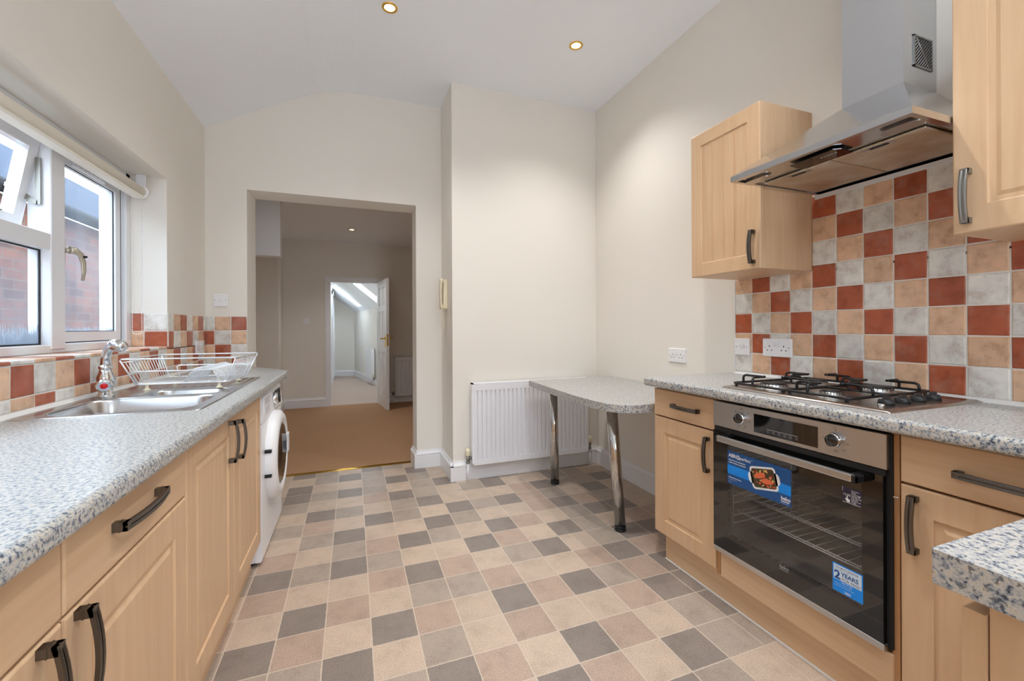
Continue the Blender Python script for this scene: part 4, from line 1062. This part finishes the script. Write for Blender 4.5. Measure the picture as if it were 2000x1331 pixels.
for k in range(-8, 9):
    c = k*.0122
    pts = []
    xa, xb = v0+.005, v1-.005; za, zb2 = w0+.005, w1-.005
    # diagonal slat x = s, z = mid + s' + c
    m0 = (za+zb2)/2+c*1.0
    L0, L1 = xa, xb; zl, zr2 = m0-(xb-xa)/2, m0+(xb-xa)/2
    if zl < za: L0 += (za-zl); zl = za
    if zr2 > zb2: L1 -= (zr2-zb2); zr2 = zb2
    if L1-L0 > .006: mb.tube([(L0,vy-.001,zl),(L1,vy-.001,zr2)], .0022, 4)
mb.tube([(v0+.012,vy-.001,w1-.008),(v1-.02,vy-.001,w0+.006)], .0022, 4)
vg = mb.build('vent_grille', M['handle_l'], ch)
mb = MB(); mb.box(v0+.003, v1-.003, vy-.0006, vy+.0012, w0+.003, w1-.003); mb.build('vent_backing', M['dark'], vg)
for y0, y1 in ((-.590,-.336),(-.848,-.594)):
    mb = MB(); mb.box(1.636, 1.938, y0, y1, hz0-.003, hz0+.004, .002); fl = mb.build('grease_filter', M['filter'], hd)
    mb = MB(); ym = (y0+y1)/2; mb.box(1.641, 1.662, ym-.045, ym+.045, hz0-.0045, hz0-.003); mb.build('filter_plate', M['steel'], fl)
    mb = MB(); mb.box(1.645, 1.658, ym-.028, ym+.022, hz0-.0055, hz0-.0045); mb.build('filter_catch', M['dark'], fl)
mb = MB(); mb.prism([(1.552,-.506),(1.546,-.654),(1.566,-.668),(1.628,-.664),(1.628,-.512),(1.60,-.500)], 'z', hz0-.0025, hz0); cp = mb.build('control_strip', M['black_gloss'], hd)
mb = MB()
for k in range(5): mb.box(1.575, 1.583, -.60-k*.011, -.594-k*.011, hz0-.0032, hz0-.0025)
mb.build('push_buttons', M['dim_ink'], cp)
for y in (-.36, -.82):
    mb = MB(); mb.prism(rrect(1.555,1.60,y-.05,y+.05,.02,4), 'z', hz0-.002, hz0-.0005); mb.build('lamp_cover', M['steel'], hd)

# ------------------------------------------------------------------ breakfast table (worktop shelf on two legs)
tb = thing('breakfast_table', 'grey speckled breakfast bar with cut corner standing on two chrome legs', 'table', (1.6,.7,0))
zt2 = .737
out = [(XR-.001,1.298),(1.325,1.298),(1.298,1.285),(1.262,.575),(1.268,.376),(1.286,.245),(1.317,.198),(1.39,.150),(XR-.001,.150)]
out = [(XR-.001,1.285),(1.305,1.285),(1.292,1.272),(1.262,.575),(1.268,.376),(1.284,.265),(1.317,.205),(1.37,.165),(1.42,.160),(XR-.001,.160)]
mb = MB(); mb.prism(out, 'z', zt2-.040, zt2, .0025); mb.build('tabletop', M['granite'], tb)
for x, y in ((1.455,1.185),(1.478,.421)):
    tx, ty = (-.045, .014) if y < 1 else (-.008, 0)
    mb = MB(); mb.tube([(x,y,.026),(x+tx,y+ty,zt2-.040)], .030, 32); lg = mb.build('leg', M['leg'], tb)
    mb = MB(); mb.lathe((x,y,0), (0,0,1), [(.031,0),(.031,.010),(.028,.012),(.028,.016),(.031,.018),(.031,.028)], 28); mb.build('adjustable_foot', M['blackp'], lg)

# ------------------------------------------------------------------ radiators
def radiator(label, O, du, dn, w, z0, z1, pitch=.0333, pipes=(1,1)):
    """O: foot point on the wall at the panel's left end; du along wall, dn away from wall"""
    O = Vector(O); du = Vector(du); dn = Vector(dn)
    t = thing('radiator', label, 'radiator', tuple(O+du*w/2), 'white panel radiators')
    def P(a, n, z): return tuple(O+du*a+dn*n+Vector((0,0,z)))
    mb = MB()
    def bx(a0, a1, n0, n1, c0, c1): mb.hexa([P(a0,n0,c0),P(a1,n0,c0),P(a1,n1,c0),P(a0,n1,c0),P(a0,n0,c1),P(a1,n0,c1),P(a1,n1,c1),P(a0,n1,c1)])
    bx(.004, w-.004, .030, .066, z0+.004, z1-.012); bx(0, .012, .022, .074, z0+.01, z1); bx(w-.012, w, .022, .074, z0+.01, z1); bx(0, w, .024, .074, z1-.008, z1)
    # border
    bx(.012, w-.012, .066, .080, z1-.052, z1-.010); bx(.012, w-.012, .066, .080, z0, z0+.036)
    n = int((w-.04)/pitch); pt = (w-.04)/n
    for k in range(n+1):
        a = .02+k*pt-pt*.30
        b_ = a+pt*.60
        a, b_ = max(a, .012), min(b_, w-.012)
        L = [[P(a-.004,.066,z),P(a,.080,z),P(b_,.080,z),P(b_+.004,.066,z)] for z in (z0+.036, z1-.052)]
        mb.loops(L)
    mb.build('panel', M['rad'], t)
    for e, on in ((0,pipes[0]),(1,pipes[1])):
        if not on: continue
        a = -.026 if e == 0 else w+.026; s_ = 1 if e == 0 else -1
        mb = MB(); zv = z0+.045
        mb.cyl(P(a,.045,zv-.03), P(a,.045,zv+.022), .012, 14); mb.cyl(P(a,.045,zv), P(a+s_*.03,.045,zv), .009, 12); mb.cyl(P(a,.045,zv-.034), P(a,.045,zv-.022), .015, 6); mb.cyl(P(a+s_*.010,.045,zv), P(a+s_*.020,.045,zv), .014, 6)
        va = mb.build('valve', M['grey_metal'], t)
        mb = MB(); mb.lathe(P(a,.045,zv+.020), (0,0,1), [(.016,0),(.017,.012),(.015,.03),(.012,.052),(.001,.054)], 16)
        for k in range(8): q_ = k*PI/4; mb.tube([tuple(Vector(P(a,.045,zv+.034))+Vector((math.cos(q_),math.sin(q_),0))*.015), tuple(Vector(P(a,.045,zv+.070))+Vector((math.cos(q_),math.sin(q_),0))*.012)], .003, 5)
        mb.build('valve_cap', M['cream_plastic'], va)
        mb = MB(); mb.cyl(P(a,.045,0), P(a,.045,zv-.03), .0078, 12); mb.build('pipe', M['rad'], t)
    return t
radiator('white panel radiator partly behind the breakfast bar', (.912,YK,0), (1,0,0), (0,-1,0), .965, .120, .715)
radiator('white panel radiator in the carpeted room seen through the opening', (.690,Y2,0), (1,0,0), (0,-1,0), .80, .105, .690, pipes=(1,0))
hp = HP(2.02, 0, 0)
radiator('small white radiator on the hall wall seen through the open door', hp, tuple(-w_), tuple(n_), .50, .10, .72, pipes=(1,0))

# ------------------------------------------------------------------ electrical plates
def plate(name, label, C, du, dn, w, h, kind, group='white electrical plates'):
    C = Vector(C); du = Vector(du); dn = Vector(dn); t = thing(name, label, {'socket': 'socket'}.get(kind, 'switch'), tuple(C), group)
    def P(a, z, n): return tuple(C+du*a+dn*n+Vector((0,0,z)))
    mb = MB()
    L = [[P(p[0], p[1], n) for p in rrect(-w/2+i, w/2-i, -h/2+i, h/2-i, .004, 3)] for i, n in ((0,.0),(0,.006),(.001,.008),(.004,.009))]
    mb.loops(L); mb.build('face_plate', M['plastic'], t)
    def bx(mb, a0, a1, z0, z1, n1): mb.hexa([P(a0,z0,.0085),P(a1,z0,.0085),P(a1,z1,.0085),P(a0,z1,.0085),P(a0,z0,n1),P(a1,z0,n1),P(a1,z1,n1),P(a0,z1,n1)])
    for e in (-1, 1): mb = MB(); mb.lathe(P(e*(w/2-.0115), 0, .0085), tuple(dn), [(.0028,0),(.0028,.0012),(.0005,.0012)], 10); mb.build('screw', M['grey_metal'], t)
    if kind == 'socket':
        for a in (-.0085, .0085):
            mb = MB(); mb.hexa([P(a-.006,.006,.0085),P(a+.006,.006,.0085),P(a+.006,.026,.0085),P(a-.006,.026,.0085),P(a-.0055,.0065,.0135),P(a+.0055,.0065,.0135),P(a+.0055,.0255,.0105),P(a-.0055,.0255,.0105)]); mb.build('rocker', M['plastic_edge'], t)
        for a in (-.036, .036):
            mb = MB(); bx(mb, a-.002, a+.002, .003, .011, .0096); bx(mb, a-.0145, a-.008, -.0145, -.0105, .0096); bx(mb, a+.008, a+.0145, -.0145, -.0105, .0096)
            mb.build('pin_holes', M['dark'], t)
    elif kind == 'spur':
        mb = MB(); bx(mb, -.012, .002, -.011, .011, .0115); mb.build('rocker', M['plastic_edge'], t)
        mb = MB(); bx(mb, .006, .016, -.008, .010, .0105); mb.build('fuse_carrier', M['plastic_edge'], t)
        mb = MB(); bx(mb, .0165, .0172, -.008, .010, .0096); bx(mb, .005, .0168, .0103, .0108, .0096); mb.build('indicator', M['red'], t)
    else:
        mb = MB(); bx(mb, -.0075, .0075, -.0095, .0095, .0115); mb.build('rocker', M['plastic_edge'], t)
plate('light_switch', 'white single light switch above the tiles beside the opening', (-.7505,YB,1.317), (1,0,0), (0,-1,0), .086, .086, 'switch')
plate('fused_switch', 'white socket plate on the tiles behind the dish rack', (XL+.0075,1.735,1.0), (0,1,0), (1,0,0), .146, .086, 'socket')
plate('fused_switch', 'white single plate with red mark on the end of the hob tiles', (XR-.0075,.072,1.015), (0,-1,0), (-1,0,0), .086, .086, 'spur')
plate('double_socket', 'white double socket on the tiles beside the hob', (XR-.0075,-.122,1.018), (0,-1,0), (-1,0,0), .146, .086, 'socket')
plate('double_socket', 'white double socket on the plain wall above the breakfast bar', (XR,.551,.942), (0,-1,0), (-1,0,0), .146, .086, 'socket')
plate('light_switch', 'white switch plate on the far wall of the carpeted room', (-.505,Y2,1.222), (1,0,0), (0,-1,0), .086, .086, 'switch')

# ------------------------------------------------------------------ door entry handset
ph = thing('entry_phone', 'cream door entry handset hanging on the side of the projecting wall', 'intercom', (.785,1.69,1.37))
mb = MB(); mb.box(.752, .785, 1.66, 1.735, 1.265, 1.490, .008, 2); mb.build('wall_unit', M['cream_plastic'], ph)
mb = MB(); L = []
for k in range(13):
    f = k/12; z = 1.262+.232*f; bow = .014*max(0, math.sin(PI*f))**.7; th = .010+.010*abs(2*f-1)**2
    L.append([(.748-bow,1.640,z),(.748-bow,1.680,z),(.748-bow-th,1.676,z),(.748-bow-th,1.644,z)])
mb.smooth = True; mb.loops(L)
mb.smooth = False; mb.box(.728, .753, 1.645, 1.675, 1.27, 1.295, .003); mb.box(.728, .753, 1.645, 1.675, 1.462, 1.487, .003); mb.build('handset', M['cream_plastic'], ph)
mb = MB(); pts = []
base = [Vector((.745,1.66,1.262)),Vector((.742,1.655,1.22)),Vector((.735,1.65,1.17)),Vector((.742,1.655,1.125)),Vector((.755,1.665,1.12)),Vector((.765,1.68,1.16)),Vector((.768,1.69,1.21)),Vector((.770,1.695,1.265))]
N = 150
for i in range(N):
    f = i/(N-1)*(len(base)-1); k = min(int(f), len(base)-2); p = base[k].lerp(base[k+1], f-k); a = i*.95
    pts.append((p.x+.0045*math.cos(a), p.y+.0045*math.sin(a), p.z))
mb.tube(pts, .0014, 4); mb.build('curly_cord', M['cream_plastic'], ph)

# ------------------------------------------------------------------ downlights
LP = 30
def downlight(name, label, x, y, z, mat, power):
    t = thing(name, label, 'ceiling light', (x,y,z), 'recessed ceiling spotlights')
    mb = MB(); mb.lathe((x,y,z-.0005), (0,0,-1), [(.043,0),(.043,.003),(.038,.006),(.030,.005),(.028,.0)], 32, cap=False); mb.build('trim_ring', M[mat], t)
    mb = MB(); mb.lathe((x,y,z-.0008), (0,0,-1), [(.029,0),(.020,.0022),(.001,.003)], 24); mb.build('lamp', M['lamp'], t)
    li = bpy.data.lights.new('spot', 'SPOT'); li.energy = power; li.color = (1,.98,.96); li.spot_size = math.radians(120); li.spot_blend = 1.0; li.shadow_soft_size = .03
    lo = bpy.data.objects.new('spot_light', li); COL.objects.link(lo); lo.location = (x,y,z-.012)
    return t
downlight('ceiling_spotlight', 'recessed kitchen ceiling spotlight nearer the window wall, with bright flare', .303, .902, 2.917, 'brass', LP)
downlight('ceiling_spotlight', 'recessed kitchen ceiling spotlight nearer the cooker hood wall', 1.437, .818, 2.911, 'brass', LP)
downlight('ceiling_spotlight', 'added recessed ceiling spotlight, out of view, above the sink cabinets', .303, -.85, 2.917, 'brass', LP*.35)  # unseen lamp, added to brighten the lower kitchen
downlight('ceiling_spotlight', 'added recessed ceiling spotlight, out of view, in front of the cooker hood', .95, -.45, 2.9165, 'brass', LP*1.25)  # unseen lamp, added to light the cabinet fronts on the oven side
downlight('ceiling_spotlight', 'recessed ceiling spotlight in the carpeted room beyond the opening', .098, 4.15, 2.362, 'brass', 16)
downlight('ceiling_spotlight', 'added recessed ceiling spotlight in the carpeted room nearer the kitchen, hidden by the lintel', .6, 2.75, 2.362, 'brass', 12)  # hidden lamp, added as extra light for the carpeted room

# ------------------------------------------------------------------ light
W = bpy.data.worlds.new('World'); SC.world = W; W.use_nodes = True
wt = W.node_tree; bg = wt.nodes['Background']
tc = wt.nodes.new('ShaderNodeTexCoord'); sp_ = wt.nodes.new('ShaderNodeSeparateXYZ'); rp = wt.nodes.new('ShaderNodeValToRGB')
wt.links.new(tc.outputs['Generated'], sp_.inputs[0])
mr_ = wt.nodes.new('ShaderNodeMapRange'); mr_.inputs[1].default_value = -1; mr_.inputs[2].default_value = 1
wt.links.new(sp_.outputs['Z'], mr_.inputs[0]); wt.links.new(mr_.outputs[0], rp.inputs[0])
e_ = rp.color_ramp.elements; e_[0].position = .44; e_[0].color = (.80,.89,1,1); e_[1].position = .52; e_[1].color = (.80,.89,1,1)
q_ = e_.new(.85); q_.color = (.74,.86,1,1)
wt.links.new(rp.outputs[0], bg.inputs[0]); bg.inputs[1].default_value = 6.8
def portal(loc, rot, sx, sy):
    li = bpy.data.lights.new('sky_portal', 'AREA'); li.shape = 'RECTANGLE'; li.size = sx; li.size_y = sy
    li.cycles.is_portal = True
    o = bpy.data.objects.new('sky_portal', li); COL.objects.link(o); o.location = loc; o.rotation_euler = rot
portal((-1.10, (WY0+WY1)/2, (WZ0+WZ1)/2), (0, -PI/2, 0), WZ1-WZ0, WY1-WY0)
portal(((GX0+GX1)/2, YF-.15, (GZ0+GZ1)/2), (PI/2, 0, 0), GX1-GX0, GZ1-GZ0)
portal(((KX0+KX1)/2, (KY0+KY1)/2, 3.08), (0, 0, 0), KX1-KX0, KY1-KY0)
portal((3.25, 3.7, 1.375), (0, PI/2, 0), 1.75, 1.4)

# ------------------------------------------------------------------ camera (calibrated on the floor grid)
cam = bpy.data.cameras.new('camera'); co = bpy.data.objects.new('camera', cam); COL.objects.link(co)
yaw, roll = .3581, -.0044
F_ = Vector((math.sin(yaw), math.cos(yaw), 0)); R_ = Vector((math.cos(yaw), -math.sin(yaw), 0)); U_ = Vector((0,0,1))
xc = R_*math.cos(roll)+U_*math.sin(roll); yc = -R_*math.sin(roll)+U_*math.cos(roll)
mx = Matrix((xc, yc, -F_)).transposed().to_4x4(); mx.translation = Vector((.0991,-1.5753,1.1178)); co.matrix_world = mx
cam.sensor_width = 36; cam.lens = 833.7*36/2000; cam.shift_y = -(665.5-640.8)/2000; cam.clip_start = .02
SC.camera = co
SC.view_settings.view_transform = 'Standard'; SC.view_settings.look = 'None'; SC.view_settings.gamma = 1; SC.view_settings.use_curve_mapping = False
SC.view_settings.exposure = 0.98
SC.cycles.max_bounces = 12; SC.cycles.diffuse_bounces = 6; SC.cycles.adaptive_threshold = .018; SC.cycles.glossy_bounces = 5; SC.cycles.transparent_max_bounces = 12
